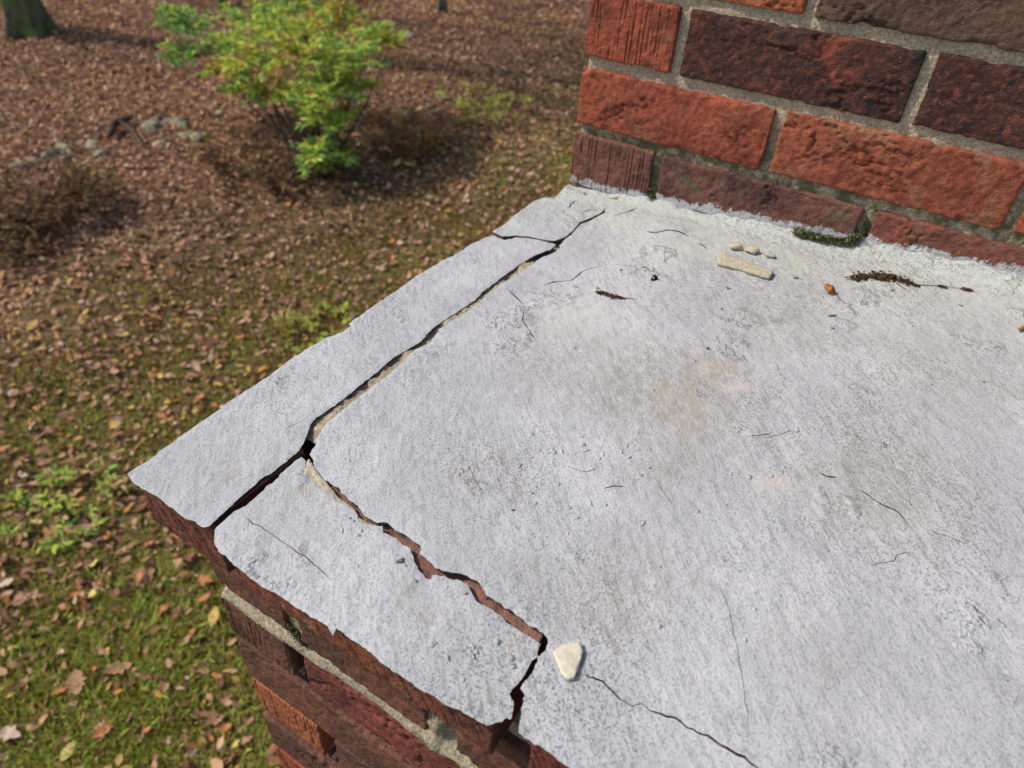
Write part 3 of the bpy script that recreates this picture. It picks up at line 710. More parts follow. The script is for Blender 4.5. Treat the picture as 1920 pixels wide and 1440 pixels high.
# ------------------------------------------------------------------ moss on the chimney
def moss_clump(label, pts, h, n, thick=0.004):
    pts = np.array(pts); base_ = pts.mean(0); e = empty('moss_clump', tuple(base_)); tag(e, label, 'moss', 'moss tufts at the foot of the stack')
    n = int(n*1.8); seg = rng.integers(0, max(1, len(pts)-1), n); t = rng.random((n, 1))
    c = pts[seg]*(1-t)+pts[np.minimum(seg+1, len(pts)-1)]*t+rng.normal(0, thick*0.45, (n, 3))*np.array([1, 0.7, 0.6])
    d = rng.normal(0, 0.6, (n, 3))+np.array([0.1, -0.55, 0.9]); d /= np.linalg.norm(d, axis=1, keepdims=True)
    s = np.cross(d, rng.normal(0, 1, (n, 3))); s /= np.linalg.norm(s, axis=1, keepdims=True)+1e-9
    L = h*rng.uniform(0.5, 1.2, (n, 1)); w_ = 0.00045
    V = np.stack([c-s*w_, c+s*w_, c+d*L], 1).reshape(-1, 3)
    link('fronds', mesh('fronds', V, np.arange(3*n).reshape(-1, 3), M['moss'], smooth=False), e)
    # the cushion under the fronds
    Vc, Fc = [], []; o2 = 0
    for i in range(max(10, n//60)):
        j = rng.integers(0, n); r0 = thick*rng.uniform(.2, .42)
        V_, F_ = ico(1); V_ = V_*(r0*(1+0.3*fbm(V_*2.3+i, 5, 2)))[:, None]+c[j]; Vc.append(V_); Fc.append(F_+o2); o2 += len(V_)
    link('cushion', mesh('cushion', np.concatenate(Vc), np.concatenate(Fc), M['moss']), e)
_ico = {}
def ico(sub):
    if sub not in _ico:
        import bmesh
        bm = bmesh.new(); bmesh.ops.create_icosphere(bm, subdivisions=sub, radius=1.0); bm.verts.ensure_lookup_table()
        _ico[sub] = (np.array([v_.co[:] for v_ in bm.verts]), np.array([[v_.index for v_ in f_.verts] for f_ in bm.faces])); bm.free()
    return _ico[sub]
moss_clump('green moss tuft in the upright joint beside the corner brick of the stack', [W(0.0975, -0.002, 0.020), W(0.0975, 0.0, 0.029), W(0.0975, 0.003, 0.040)], 0.0022, 900, 0.0042)
moss_clump('long green moss cushion under the middle brick of the lowest stack row', [W(0.250, -0.006, 0.0395), W(0.258, -0.006, 0.040), W(0.275, -0.007, 0.041), W(0.296, -0.005, 0.043), W(0.304, -0.001, 0.050)], 0.0026, 2600, 0.0055)
moss_clump('dark moss clump under the outer corner of the stack', [W(0.002, -0.004, 0.014), W(0.014, -0.008, 0.013), W(0.026, -0.008, 0.015)], 0.002, 1000, 0.0036)
moss_clump('thin moss in the open joint right of the mossy lowest brick', [W(0.3045, 0.002, 0.052), W(0.304, 0.003, 0.060), W(0.303, 0.003, 0.066)], 0.0016, 350, 0.0026)
moss_clump('grey green moss in the second course under the overhanging edge bricks', [np.array([0.098, 0.022, -0.122]), np.array([0.108, 0.021, -0.126]), np.array([0.116, 0.021, -0.128])], 0.0018, 600, 0.0035)

# ------------------------------------------------------------------ bits lying on the coating
def outline_chip(name, px, thick, mat, label, cat, res=0.0014, seed=1, group=None, lift=0.0024):
    loop = resample(pxy(px, SLAB), res, 0.0006, seed)
    o = pad(name, loop, res, lift, thick, mat, seed, None, 0.0005); return tag(o, label, cat, group)
outline_chip('cement_chip', [(1035, 1228), (1040, 1222), (1056, 1213), (1072, 1207), (1088, 1208), (1094, 1225), (1086, 1252), (1076, 1276), (1063, 1278), (1052, 1268), (1044, 1248)], 0.0024, M['cream'],
             'cream wedge shaped chip lying beside the crack end near the front edge', 'chip', 0.0015, 301)
outline_chip('cement_chip', [(1343, 489), (1357, 480), (1403, 497), (1449, 514), (1441, 526), (1400, 513), (1345, 498)], 0.0036, M['cement'],
             'long tan bar of broken mortar lying on the coating before the stack', 'chip', 0.0014, 302, 'broken mortar bits before the stack')
def hull(n, seed, mid=0.0):                           # an angular broken piece
    import bmesh
    r = np.random.default_rng(seed); q = r.normal(0, 1, (n, 3)); q /= np.linalg.norm(q, axis=1, keepdims=True); q *= r.uniform(.75, 1.0, (n, 1))
    bm = bmesh.new(); vs_ = [bm.verts.new(p_) for p_ in q]; bmesh.ops.convex_hull(bm, input=vs_)
    for v_ in [v_ for v_ in bm.verts if not v_.link_faces]: bm.verts.remove(v_)
    if mid: bmesh.ops.triangulate(bm, faces=bm.faces[:]); bmesh.ops.subdivide_edges(bm, edges=bm.edges[:], cuts=2, use_grid_fill=True)
    bmesh.ops.triangulate(bm, faces=bm.faces[:]); bm.verts.index_update()
    V = np.array([v_.co[:] for v_ in bm.verts]); F = np.array([[v_.index for v_ in f_.verts] for f_ in bm.faces]); bm.free()
    if mid: V = V*(1+mid*fbm(V*3+seed, seed, 3))[:, None]
    return V, F
def lump(name, px, py, r, mat, label, cat, squash=0.6, seed=1, group=None, stretch=(1, 1), rot=0.0, sub=2, rough=0.6, lift=0.0):
    p = at(px, py, SLAB if name != 'debris_bit' or py < 1000 else 0.0); V, F = hull(13, seed, 0.10)
    V = V*np.array([stretch[0], stretch[1], squash])*r
    ca, sa = math.cos(rot), math.sin(rot); V = np.c_[V[:, 0]*ca-V[:, 1]*sa, V[:, 0]*sa+V[:, 1]*ca, V[:, 2]]
    o = link(name, mesh(name, V, F, mat, smooth=False)); o.location = (p[0], p[1], p[2]-V[:, 2].min()*0.85+0.0003+lift); return tag(o, label, cat, group)
g_ = 'broken mortar bits before the stack'
lump('mortar_crumb', 1380, 468, 0.0095, M['cement'], 'tall pale mortar crumb behind the left end of the broken mortar bar', 'crumb', 0.55, 11, g_, (1.0, .8), 0.3)
lump('mortar_crumb', 1408, 474, 0.0085, M['cement'], 'pale mortar crumb in the middle of the three behind the mortar bar', 'crumb', 0.55, 12, g_, (1.0, .8), -.2)
lump('mortar_crumb', 1440, 483, 0.0070, M['cement'], 'small flat mortar crumb right of the two larger pale crumbs', 'crumb', 0.45, 13, g_, (1.15, .7), .3)
lump('mortar_crumb', 1150, 375, 0.0055, M['cream'], 'cream crumb at the foot of the corner brick of the stack', 'crumb', 0.5, 14, 'cream crumbs by the stack corner', (1.2, .6), .5)
lump('mortar_crumb', 1168, 379, 0.0036, M['cream'], 'smaller cream crumb right beside the larger one at the stack corner', 'crumb', 0.5, 15, 'cream crumbs by the stack corner', (1.1, .8), .3)
lump('mortar_crumb', 1012, 1232, 0.0026, M['cement'], 'tan grit lump wedged in the open crack near the cream chip', 'crumb', 0.8, 16, None, (1, 1), 0, 2, .3, -0.004)
# a split husk: a bent half shell
p = at(1553, 548, SLAB); th = np.linspace(-1.2, 1.35, 16); tt = np.linspace(-1, 1, 16); Vh = []
for rr_ in (1.0, 0.86):
    for a_ in th:
        for t in tt:
            wd = math.sqrt(max(0, 1-abs(t)**2.2)); Vh.append((0.0058*t, rr_*0.0038*wd*math.sin(a_), rr_*0.0042*wd*math.cos(a_)+0.0008*math.sin(6*t+a_)))
Vh = np.array(Vh); Fh = []
for s_ in (0, 1):
    for i in range(15):
        for j in range(15):
            q = [s_*256+i*16+j, s_*256+(i+1)*16+j, s_*256+(i+1)*16+j+1, s_*256+i*16+j+1]; Fh.append(q if s_ else q[::-1])
for i in range(15):
    for e_ in (0, 15): Fh.append([e_*16+i, e_*16+i+1, 256+e_*16+i+1, 256+e_*16+i])
o = link('seed_husk', mesh('seed_husk', Vh, np.array(Fh), M['husk'])); o.rotation_euler = (0.5, 0.25, -0.35); o.location = (p[0], p[1], p[2]+0.0030)
tag(o, 'shiny orange brown seed husk on the coating below the mortar bits', 'husk')
# dark crumbly litter strip with a trailing thread
HULLS = [hull(8, 900+i) for i in range(12)]
def litter(name, path, widths, n, label, mat, thread=None):
    pts = np.array([at(*q, SLAB) for q in path]); e = empty(name, tuple(pts.mean(0))); tag(e, label, 'debris')
    Vc, Fc = [], []; o2 = 0; t = rng.random(n)*(len(pts)-1)
    for ti in t:
        i = int(ti); f = ti-i; c = pts[i]*(1-f)+pts[i+1]*f; wd = widths[i]*(1-f)+widths[i+1]*f
        c = c+np.array([rng.normal(0, wd*.5), rng.normal(0, wd*.5), abs(rng.normal(0, wd*.22))+0.0004])
        V_, F_ = HULLS[rng.integers(0, 12)]; r0 = .0007+.0018*rng.random()**3; V_ = V_[:, rng.permutation(3)]*r0*np.array([rng.uniform(.6, 1.8), rng.uniform(.5, 1.2), rng.uniform(.3, .8)])
        Vc.append(V_+c); Fc.append(F_+o2); o2 += len(V_)
    link('crumbs', mesh('crumbs', np.concatenate(Vc), np.concatenate(Fc), mat, smooth=False), e)
    for th_ in (thread or []):
        tube('fibre', [at(*q, SLAB)+np.array([0, 0, .0010]) for q in th_], 0.00035, mat, e)
def tube(name, pts, r, mat, parent, taper=0.5, nseg=6):
    pts = np.array(pts, float); n = len(pts); T = np.gradient(pts, axis=0); T /= np.linalg.norm(T, axis=1, keepdims=True)+1e-12
    V = []; rad = np.broadcast_to(np.asarray(r, float), (n,)) if np.ndim(r) else r*np.linspace(1, taper, n)
    ref = np.array([0.3, 0.2, 1.0]) if abs(T[0, 2]) < 0.9 else np.array([1.0, 0.1, 0])
    for i in range(n):
        a_ = np.cross(T[i], ref); a_ /= np.linalg.norm(a_); b_ = np.cross(T[i], a_)
        for k_ in range(nseg):
            g = 2*math.pi*k_/nseg; V.append(pts[i]+rad[i]*(a_*math.cos(g)+b_*math.sin(g)))
    F = [(i*nseg+k_, i*nseg+(k_+1) % nseg, (i+1)*nseg+(k_+1) % nseg, (i+1)*nseg+k_) for i in range(n-1) for k_ in range(nseg)]
    F += [tuple(range(nseg)), tuple(reversed(range((n-1)*nseg, n*nseg)))]
    return link(name, mesh(name, V, F, mat), parent)
litter('litter_crumbs', [(1598, 524), (1620, 518), (1650, 521), (1675, 522), (1700, 531), (1722, 538)], [.004, .0075, .006, .007, .004, .002], 520,
       'dark brown strip of crumbled litter trailing a thread below the stack', M['dirt'],
       [[(1722, 536), (1745, 537), (1765, 538), (1785, 541), (1808, 543)], [(1680, 532), (1690, 540), (1697, 544)], [(1808, 541), (1818, 543), (1827, 549)]])
litter('litter_crumbs', [(1765, 538), (1775, 540)], [.0018, .0012], 16, 'tiny dark knot along the thread trailing from the litter strip', M['dirt'])
litter('litter_crumbs', [(1805, 543), (1818, 545)], [.0026, .002], 34, 'dark crumb at the far end of the trailing thread', M['dirt'])
litter('dried_dropping', [(1118, 549), (1135, 552), (1150, 557), (1168, 560)], [.0022, .0034, .0034, .0012], 170,
       'dark dried twig like scrap lying left of the curled scrap on the coating', M['dirt'], [[(1165, 560), (1180, 561), (1193, 562)]])
# curled dark scrap: two folded leaf bits
p = at(1226, 525, SLAB); Vc = []
for k_, (ox, sx_) in enumerate(((-.002, 1), (.0022, -1))):
    for i in range(5):
        for j in range(4):
            t = i/4; s_ = j/3-.5; Vc.append((ox+sx_*0.0030*t*t+s_*0.0028, s_*0.002*sx_+0.001*t, 0.0012+0.0052*t*(1-.25*t)))
Fc = [(k_*20+i*4+j, k_*20+i*4+j+1, k_*20+(i+1)*4+j+1, k_*20+(i+1)*4+j) for k_ in (0, 1) for i in range(4) for j in range(3)]
Fc += [(3, 0, 20, 23), (19+4, 20, 24, 27)]
o = link('leaf_scrap', mesh('leaf_scrap', np.array(Vc), Fc, M['dirt'])); o.location = (p[0], p[1], p[2]-0.0006); o.rotation_euler[2] = 0.9
md = o.modifiers.new('thickness', 'SOLIDIFY'); md.thickness = 0.0005
tag(o, 'small curled dark leaf scrap standing on the coating near the stack', 'scrap')
bits = [(1560, 593, .0034, 'tanbit', 'narrow tan bud scale below the orange brown husk', (1.6, .45), .1), (1560, 617, .0022, 'tanbit', 'round brown speck below the narrow bud scale', (1, .8), 0),
        (1327, 654, .0018, 'dirt', 'dark seed lying alone in the middle of the coating', (1.5, .6), .2), (1917, 619, .0048, 'husk', 'brown bud at the right border of the picture', (1.5, .5), .4),
        (1490, 521, .0026, 'tanbit', 'pinkish flake just right of the mortar bar end', (1.6, .6), -.2), (1672, 545, .0020, 'tanbit', 'tiny pink crumb below the dark litter strip', (1.3, .7), 0),
        (1800, 573, .0020, 'tanbit', 'small tan flake below the far end of the thread', (1.4, .6), -.4), (962, 958, .0014, 'dirt', 'dark fleck on the grey middle of the coating', (1.6, .6), .3),
        (751, 1054, .0030, 'lichen', 'grey lichen tuft on the front strip beside the red crack', (1.3, .8), .5), (901, 1113, .0019, 'husk', 'rust coloured crumb lying in the red front crack', (1, .8), 0),
        (947, 1148, .0011, 'tanbit', 'orange speck near the right end of the front crack', (1, .8), 0), (657, 973, .0011, 'husk', 'tiny red grain on the front strip near the tan bedding', (1, 1), 0),
        (875, 1114, .0012, 'husk', 'red crumb on the front strip just below the crack', (1.3, .7), .5), (1164, 507, .0016, 'dirt', 'black grain above the dried scrap on the coating', (1, .8), 0),
        (1120, 541, .0022, 'tanbit', 'small brown crumb at the upper end of the dried scrap', (1, .8), 0), (1064, 404, .0016, 'lichen', 'dark grain on the far plate of coating by the stack corner', (1.2, .8), 0),
        (1207, 502, .0020, 'tanbit', 'tan crumb above the curled dark scrap', (1.4, .6), 0), (1844, 717, .0011, 'dirt', 'black speck on the plain right part of the coating', (1, .8), 0),
        (1353, 580, .0013, 'dirt', 'black grain below the mortar bar on the coating', (1, .8), 0), (1365, 541, .0020, 'tanbit', 'thin tan flake between the curled scrap and the husk', (1.8, .5), -.5),
        (1711, 613, .0010, 'dirt', 'tiny black speck below the litter strip', (1.5, .6), 0)]
for i, (px, py, r, mk, lab, stc, rot) in enumerate(bits):
    lump('debris_bit', px, py, r, M[mk], lab, 'debris', .45, 400+i, 'small bits scattered over the coating', stc, rot+YAW-1.57, 2)

# ------------------------------------------------------------------ the yard: leaves, moss, stones, shrubs
def tint_material(name, stops, rough=0.8, trans=0.0, noise_amt=0.3, src='attr'):
    k = NT(name, rough, 0.2); v = k.obj()
    f = k.n('Attribute', attribute_name='tint').outputs['Fac'] if src == 'attr' else k.n('ObjectInfo').outputs['Random']
    col = k.ramp(f, stops)
    col = k.mix(k.math('MULTIPLY', k.ss(k.noise(v, 55, 3), 0.4, 0.7), noise_amt), col, (0.06, 0.035, 0.02))
    mt = k.done(col)
    if trans:
        tr = k.n('BsdfTranslucent'); k.t.links.new(col, tr.inputs[0])
        mx = k.n('MixShader', {0: trans}); k.t.links.new(k.b.outputs[0], mx.inputs[1]); k.t.links.new(tr.outputs[0], mx.inputs[2])
        k.t.links.new(mx.outputs[0], k.t.nodes['Material Output'].inputs[0])
    return mt
M['litter'] = tint_material('leaf_litter', [(0.0, (0.07, 0.036, 0.022)), (0.2, (0.17, 0.08, 0.046)), (0.4, (0.36, 0.18, 0.10)), (0.6, (0.54, 0.31, 0.19)), (0.82, (0.66, 0.45, 0.32)), (0.93, (0.58, 0.22, 0.07)), (1.0, (0.66, 0.46, 0.14))], 0.75, 0.25, 0.12)
M['mossgrass'] = tint_material('moss_and_grass', [(0.0, (0.17, 0.10, 0.05)), (0.25, (0.34, 0.23, 0.085)), (0.5, (0.44, 0.38, 0.09)), (0.72, (0.48, 0.58, 0.10)), (0.9, (0.30, 0.54, 0.11)), (1.0, (0.52, 0.36, 0.16))], 0.85, 0.3, 0.1)
M['bushleaf'] = tint_material('bush_leaf', [(0.0, (0.07, 0.17, 0.05)), (0.28, (0.20, 0.38, 0.09)), (0.52, (0.38, 0.54, 0.10)), (0.76, (0.62, 0.66, 0.10)), (0.88, (0.58, 0.48, 0.05)), (0.96, (0.5, 0.26, 0.10)), (1.0, (0.48, 0.2, 0.12))], 0.5, 0.35, 0.0)
M['twig'] = simple('twig_bark', (0.05, 0.032, 0.022), (0.12, 0.085, 0.06), 60, 0.9, 0.002)
M['dryleaf'] = tint_material('dry_shrub_leaf', [(0.0, (0.06, 0.036, 0.02)), (0.5, (0.15, 0.085, 0.04)), (0.8, (0.22, 0.15, 0.06)), (1.0, (0.20, 0.22, 0.06))], 0.85, 0.2, 0.2)
M['fern'] = tint_material('rusty_fern', [(0.0, (0.17, 0.08, 0.035)), (0.6, (0.34, 0.17, 0.07)), (1.0, (0.40, 0.27, 0.11))], 0.85, 0.25, 0.2)

def leaf_shape(kind):
    if kind == 0:      # lobed oak leaf
        half = [(0, 0.03), (.12, .10), (.2, .20), (.27, .11), (.38, .30), (.46, .15), (.58, .36), (.68, .16), (.8, .24), (.9, .12), (1, 0.0)]
    elif kind == 1:    # oval leaf
        half = [(0, 0.01), (.15, .13), (.35, .23), (.55, .24), (.75, .17), (.9, .08), (1, 0)]
    else:              # broad pointed leaf
        half = [(0, .02), (.08, .22), (.22, .30), (.35, .20), (.5, .38), (.62, .18), (.8, .14), (1, 0)]
    n = len(half); V = [(t, 0, 0) for t, w_ in half]+[(t, w_, 0) for t, w_ in half]+[(t, -w_, 0) for t, w_ in half]
    F = []
    for i in range(n-1):
        F += [(i, i+1, n+i+1), (i, n+i+1, n+i), (i, 2*n+i, 2*n+i+1), (i, 2*n+i+1, i+1)]
    V = np.array(V, float); V[:, 0] -= 0.5
    return V, np.array(F)
def curl_leaf(V, fold, bend, wob, seed):
    P = V.copy(); P[:, 2] = fold*np.abs(V[:, 1])+bend*V[:, 0]**2+wob*vnoise(V*3.3+seed, seed); return P
def simple_leaf(n):    # a cheap folded leaf used in bulk
    V = np.array([(-.5, 0, 0), (-.15, .26, .06), (.2, .22, .05), (.5, 0, .02), (.2, -.22, .05), (-.15, -.26, .06)]); F = np.array([(0, 3, 2), (0, 2, 1), (0, 4, 3), (0, 5, 4)]); return V, F
def rotmats(yaw, tilt, roll):
    cy, sy, ct, st, cr_, sr = np.cos(yaw), np.sin(yaw), np.cos(tilt), np.sin(tilt), np.cos(roll), np.sin(roll)
    z = np.zeros_like(cy); o1 = np.ones_like(cy)
    Rz = np.stack([cy, -sy, z, sy, cy, z, z, z, o1], 1).reshape(-1, 3, 3); Ry = np.stack([ct, z, st, z, o1, z, -st, z, ct], 1).reshape(-1, 3, 3)
    Rx = np.stack([o1, z, z, z, cr_, -sr, z, sr, cr_], 1).reshape(-1, 3, 3); return Rz@Ry@Rx
def scatter(V, F, pos, R, size):
    n = len(pos); P = np.einsum('nij,vj->nvi', R, V)*size[:, None, None]+pos[:, None, :]
    return P.reshape(-1, 3), (F[None]+(np.arange(n)*len(V))[:, None, None]).reshape(-1, F.shape[1])
def field(n, margin=260, x0=-15, y1=14):
    x = rng.uniform(x0, 0.6, n); y = rng.uniform(-2.5, y1, n)
    P = np.c_[x, y, gz(x, y)]; px, py, zz_ = project(P)
    ok = (zz_ > 0.5) & (px > -margin) & (px < 1180+margin) & (py > -margin) & (py < 1440+margin) & ~((x > -0.02) & (y > -0.02))
    return P[ok], px[ok], py[ok]
def greenness(P):      # yard side is mossy, the far side is leaf litter
    Q = np.c_[P[:, :2], np.zeros(len(P))]
    return np.clip((P[:, 0]+1.5*fbm(Q*0.55, 61, 4)+3.75)/2.9, 0, 1)

# leaf litter in bulk
parts_V, parts_F, parts_t = [], [], []; off = 0
for kind, cnt in ((0, 15000), (1, 17000), (9, 280000)):
    P, px, py = field(cnt); g = greenness(P)
    keep = rng.random(len(P)) < np.where(g < 0.05, 1.0, 1.0-(0.60 if kind == 9 else 0.80)*g); P = P[keep]; n = len(P)
    V, F = simple_leaf(0) if kind == 9 else leaf_shape(kind)
    if kind != 9: V = curl_leaf(V, 0.18, 0.25, 0.06, kind)
    P[:, 2] += gbump(P[:, 0], P[:, 1])+rng.uniform(0.004, 0.03, n)
    sz = rng.uniform(0.035, 0.085, n) if kind != 9 else rng.uniform(0.015, 0.05, n)
    VV, FF = scatter(V, F, P, rotmats(rng.uniform(0, 6.28, n), rng.normal(0, .5, n), rng.normal(0, .5, n)+np.where(rng.random(n) < .3, 3.14, 0)), sz)
    Q = np.c_[P[:, :2], np.zeros(n)]
    t = np.clip(rng.beta(1.0, 0.95, n)*0.97+0.24*fbm(Q*0.8, 65, 4)-0.02+0.12*greenness(P), 0, 1)
    parts_V.append(VV); parts_F.append(FF+off); parts_t.append(np.repeat(t, len(F))); off += len(VV)
litter_o = link('leaf_litter', mesh('leaf_litter', np.concatenate(parts_V), np.concatenate(parts_F), M['litter'], smooth=False, attr=np.concatenate(parts_t)))
tag(litter_o, 'brown autumn leaf litter covering the whole yard floor', 'leaf litter', kind='stuff')

# moss and thin grass in bulk
P, px, py = field(3400000, 160, -6.5, 8.5); g = greenness(P); Q = np.c_[P[:, :2], np.zeros(len(P))]
d_ = np.linalg.norm(P-CAM, axis=1)
keep = rng.random(len(P)) < np.clip(g*1.1, 0, 1)*np.clip(0.62+1.1*fbm(Q*3.2, 67, 3), 0.3, 1)*np.clip(5.2/d_, 0, 1)
P = P[keep]; P = P[:460000]; n = len(P); Q = np.c_[P[:, :2], np.zeros(n)]
P[:, 2] += gbump(P[:, 0], P[:, 1])
hh = rng.uniform(0.012, 0.040, n)*(1+0.6*np.clip(fbm(Q*2.0, 68, 2), -1, 1)); yaw = rng.uniform(0, 6.28, n); wd = rng.uniform(0.003, 0.009, n)
sx_ = np.c_[np.cos(yaw), np.sin(yaw), 0*yaw]; lean = rng.normal(0, 0.55, (n, 2))
tip = P+np.c_[lean*hh[:, None], hh]; 
VV = np.stack([P-sx_*wd[:, None], P+sx_*wd[:, None], tip], 1).reshape(-1, 3)
t = np.clip(0.48+0.22*rng.normal(0, 1, n)+0.30*fbm(Q*1.1, 69, 3)+0.62*(greenness(P)-0.50), 0, 1)
tag(link('moss_and_grass', mesh('moss_and_grass', VV, np.arange(3*n).reshape(-1, 3), M['mossgrass'], smooth=False, attr=t)), 'low yellow green moss and thin grass growing through the leaves', 'grass', kind='stuff')

# fallen leaves one can pick out on the moss
LC = {'tan': ((0.40, 0.21, 0.11), (0.50, 0.30, 0.18)), 'brown': ((0.16, 0.07, 0.04), (0.28, 0.13, 0.07)), 'orange': ((0.42, 0.15, 0.06), (0.50, 0.22, 0.09)), 'pale': ((0.44, 0.31, 0.23), (0.54, 0.41, 0.31)), 'yellow': ((0.58, 0.45, 0.14), (0.66, 0.55, 0.2))}
leaf_mesh = {}
for cname, (a_, b_) in LC.items():
    mt = simple('leaf_'+cname, a_, b_, 45, 0.75, 0.001)
    for kind in (0, 1, 2):
        for var in (0, 1):
            V, F = leaf_shape(kind); leaf_mesh[(cname, kind, var)] = mesh('fallen_leaf', curl_leaf(V, (0.15, 0.32)[var], (0.3, -0.15)[var], 0.09, kind*3+var), F, mt)
LAB = {'tan': 'dry tan', 'brown': 'dark brown', 'orange': 'orange brown', 'pale': 'pale pinkish', 'yellow': 'yellow'}
SHP = ('lobed', 'oval', 'broad jagged')
def put_leaf(p, cname, kind, var, size, yaw, label=None):
    o = link('fallen_leaf', leaf_mesh[(cname, kind, var)]); o.scale = (size,)*3
    o.location = (p[0], p[1], p[2]+0.018+0.018*random.random()); o.rotation_euler = (random.gauss(0, .22), random.gauss(0, .22), yaw)
    dd_ = float(np.linalg.norm(np.asarray(p)-CAM))
    where = 'on the green moss close under the chimney' if dd_ < 3.4 else 'in the mossy middle of the yard' if dd_ < 4.6 else 'among the leaf litter farther out in the yard'
    tag(o, label or '%s %s fallen leaf lying %s' % (LAB[cname], SHP[kind], where), 'leaf', 'fallen leaves picked out on the moss' if label is None else None)
for px, py, cn, kd, sz, yw, lab in [(133, 1416, 'yellow', 1, .075, 2.0, 'oval yellow leaf lying near the lower left corner of the picture'),
                                    (150, 1292, 'tan', 0, .10, 2.6, 'large lobed tan leaf lying on the moss at the lower left'),
                                    (265, 1088, 'tan', 0, .085, 2.2, 'lobed tan leaf lying on moss just left of the chimney corner'),
                                    (178, 1123, 'yellow', 1, .06, 2.4, 'small oval yellow leaf on the moss left of the chimney'),
                                    (225, 1262, 'tan', 0, .10, 1.2, 'lobed tan leaf lying on green moss beside the larger lobed leaf'),
                                    (30, 1388, 'pale', 2, .08, .4, 'pale pinkish leaf near the left border at the bottom of the picture'),
                                    (48, 898, 'pale', 1, .05, .4, 'small white round leaf on moss left of the coated corner'),
                                    (145, 545, 'orange', 0, .09, .8, 'bright orange lobed leaf in the middle left of the yard'),
                                    (745, 312, 'yellow', 1, .13, 1.9, 'pale yellow leaf lying right of the bush foot'), (768, 314, 'yellow', 1, .12, .2, 'second pale yellow leaf lying right of the bush foot')]:
    p = on_ground(px, py); p[2] += float(gbump(p[0], p[1])[0]); put_leaf(p, cn, kd, 0, sz, yw, lab)
P, px, py = field(60000, 0); ok = (px > -10) & (px < 900) & (py > 380) & (py < 1450); P = P[ok]
d_ = np.linalg.norm(P-CAM, axis=1); P = P[np.argsort(d_+rng.uniform(0, 4.0, len(P)))[:290]]
names = list(LC); 
for p in P:
    cn = random.choices(['tan', 'brown', 'orange', 'pale', 'yellow'], [5, 3.2, 3.0, 1.0, .3])[0]
    p[2] = gpt(p[0], p[1])[2]; put_leaf(p, cn, random.choice([0, 0, 1, 2]), random.randint(0, 1), random.uniform(.03, .07), random.uniform(0, 6.28))

# lichen stones
def stone_material():
    k = NT('lichen_stone', 0.95, 0.1); v = k.shifted(); n = k.noise(v, 9, 5, 0.65); n2 = k.noise(v, 30, 4, 0.7)
    col = k.mix(k.ss(n2, 0.35, 0.65), (0.13, 0.105, 0.075), (0.25, 0.21, 0.155)); col = k.mix(k.ss(n, 0.46, 0.56), col, (0.32, 0.32, 0.20))
    return k.done(col, k.bump(n2, 0.02, 0.7))
M['stone'] = stone_material()
def stone(px, py, wpx, seed, label, group):
    p = on_ground(px, py); dist = np.linalg.norm(p-CAM); r = wpx*0.52*dist/FPX
    V, F = hull(16, seed, 0.12)
    V = V*np.array([1.15, .9, .6])*r; o = link('stone', mesh('stone', V, F, M['stone'], smooth=False)); o.rotation_euler[2] = seed*1.3
    o.location = (p[0], p[1], gpt(p[0], p[1])[2]-0.05*r); tag(o, label, 'stone', group)
ORD = ['first', 'second', 'third', 'fourth', 'fifth', 'sixth', 'seventh', 'eighth', 'ninth', 'tenth', 'eleventh', 'twelfth', 'thirteenth', 'fourteenth', 'fifteenth', 'sixteenth', 'seventeenth']
for i, (px, py, wpx) in enumerate(sorted([(8, 342, 30), (38, 312, 38), (62, 300, 26), (92, 288, 36), (118, 272, 40), (125, 292, 26), (168, 268, 34), (190, 284, 30), (176, 294, 22), (282, 236, 44), (302, 268, 34),
                                   (330, 226, 40), (352, 252, 36), (378, 258, 44), (345, 232, 26), (408, 214, 30), (298, 222, 26)])):
    stone(px, py, wpx, 20+i, 'lichen covered grey stone, %s from the left border in the low stone row' % ORD[i], 'stones of the low row')
for i, (px, py, wpx, lab) in enumerate([(768, 72, 34, 'grey stone in the leaves right of the bush top'), (893, 64, 20, 'small grey stone in the leaves far behind the bush'), (802, 204, 22, 'small white stone right of the bush middle'),
                                        (833, 188, 26, 'pale mossy stone furthest right of the bush'), (768, 216, 26, 'pale greenish stone close to the rusty fern'), (670, 236, 24, 'pale stone half hidden behind the bush foot')]):
    stone(px, py, wpx, 60+i, lab, 'stones right of the bush')
# rotten log in the stone row
A_, B_ = on_ground(198, 262), on_ground(248, 226); A_[2] = gpt(*A_[:2])[2]+.04; B_[2] = gpt(*B_[:2])[2]+.09
ts = np.linspace(0, 1, 9); pts = [A_*(1-t)+B_*t+np.array([0.02*math.sin(9*t), .02*math.cos(7*t), .02*math.sin(5*t)]) for t in ts]
e = tag(empty('rotten_log', tuple(A_)), 'mossy rotten log lying in the stone row', 'log')
tube('trunk', pts, [.012, .028, .036, .03, .036, .028, .03, .02, .008], M['twig'], e, nseg=10)
C2 = on_ground(268, 275); C2[2] = gpt(*C2[:2])[2]+.03
tube('branch', [pts[5], pts[5]*.5+C2*.5+np.array([0, 0, .05]), C2], [.02, .016, .008], M['twig'], e)

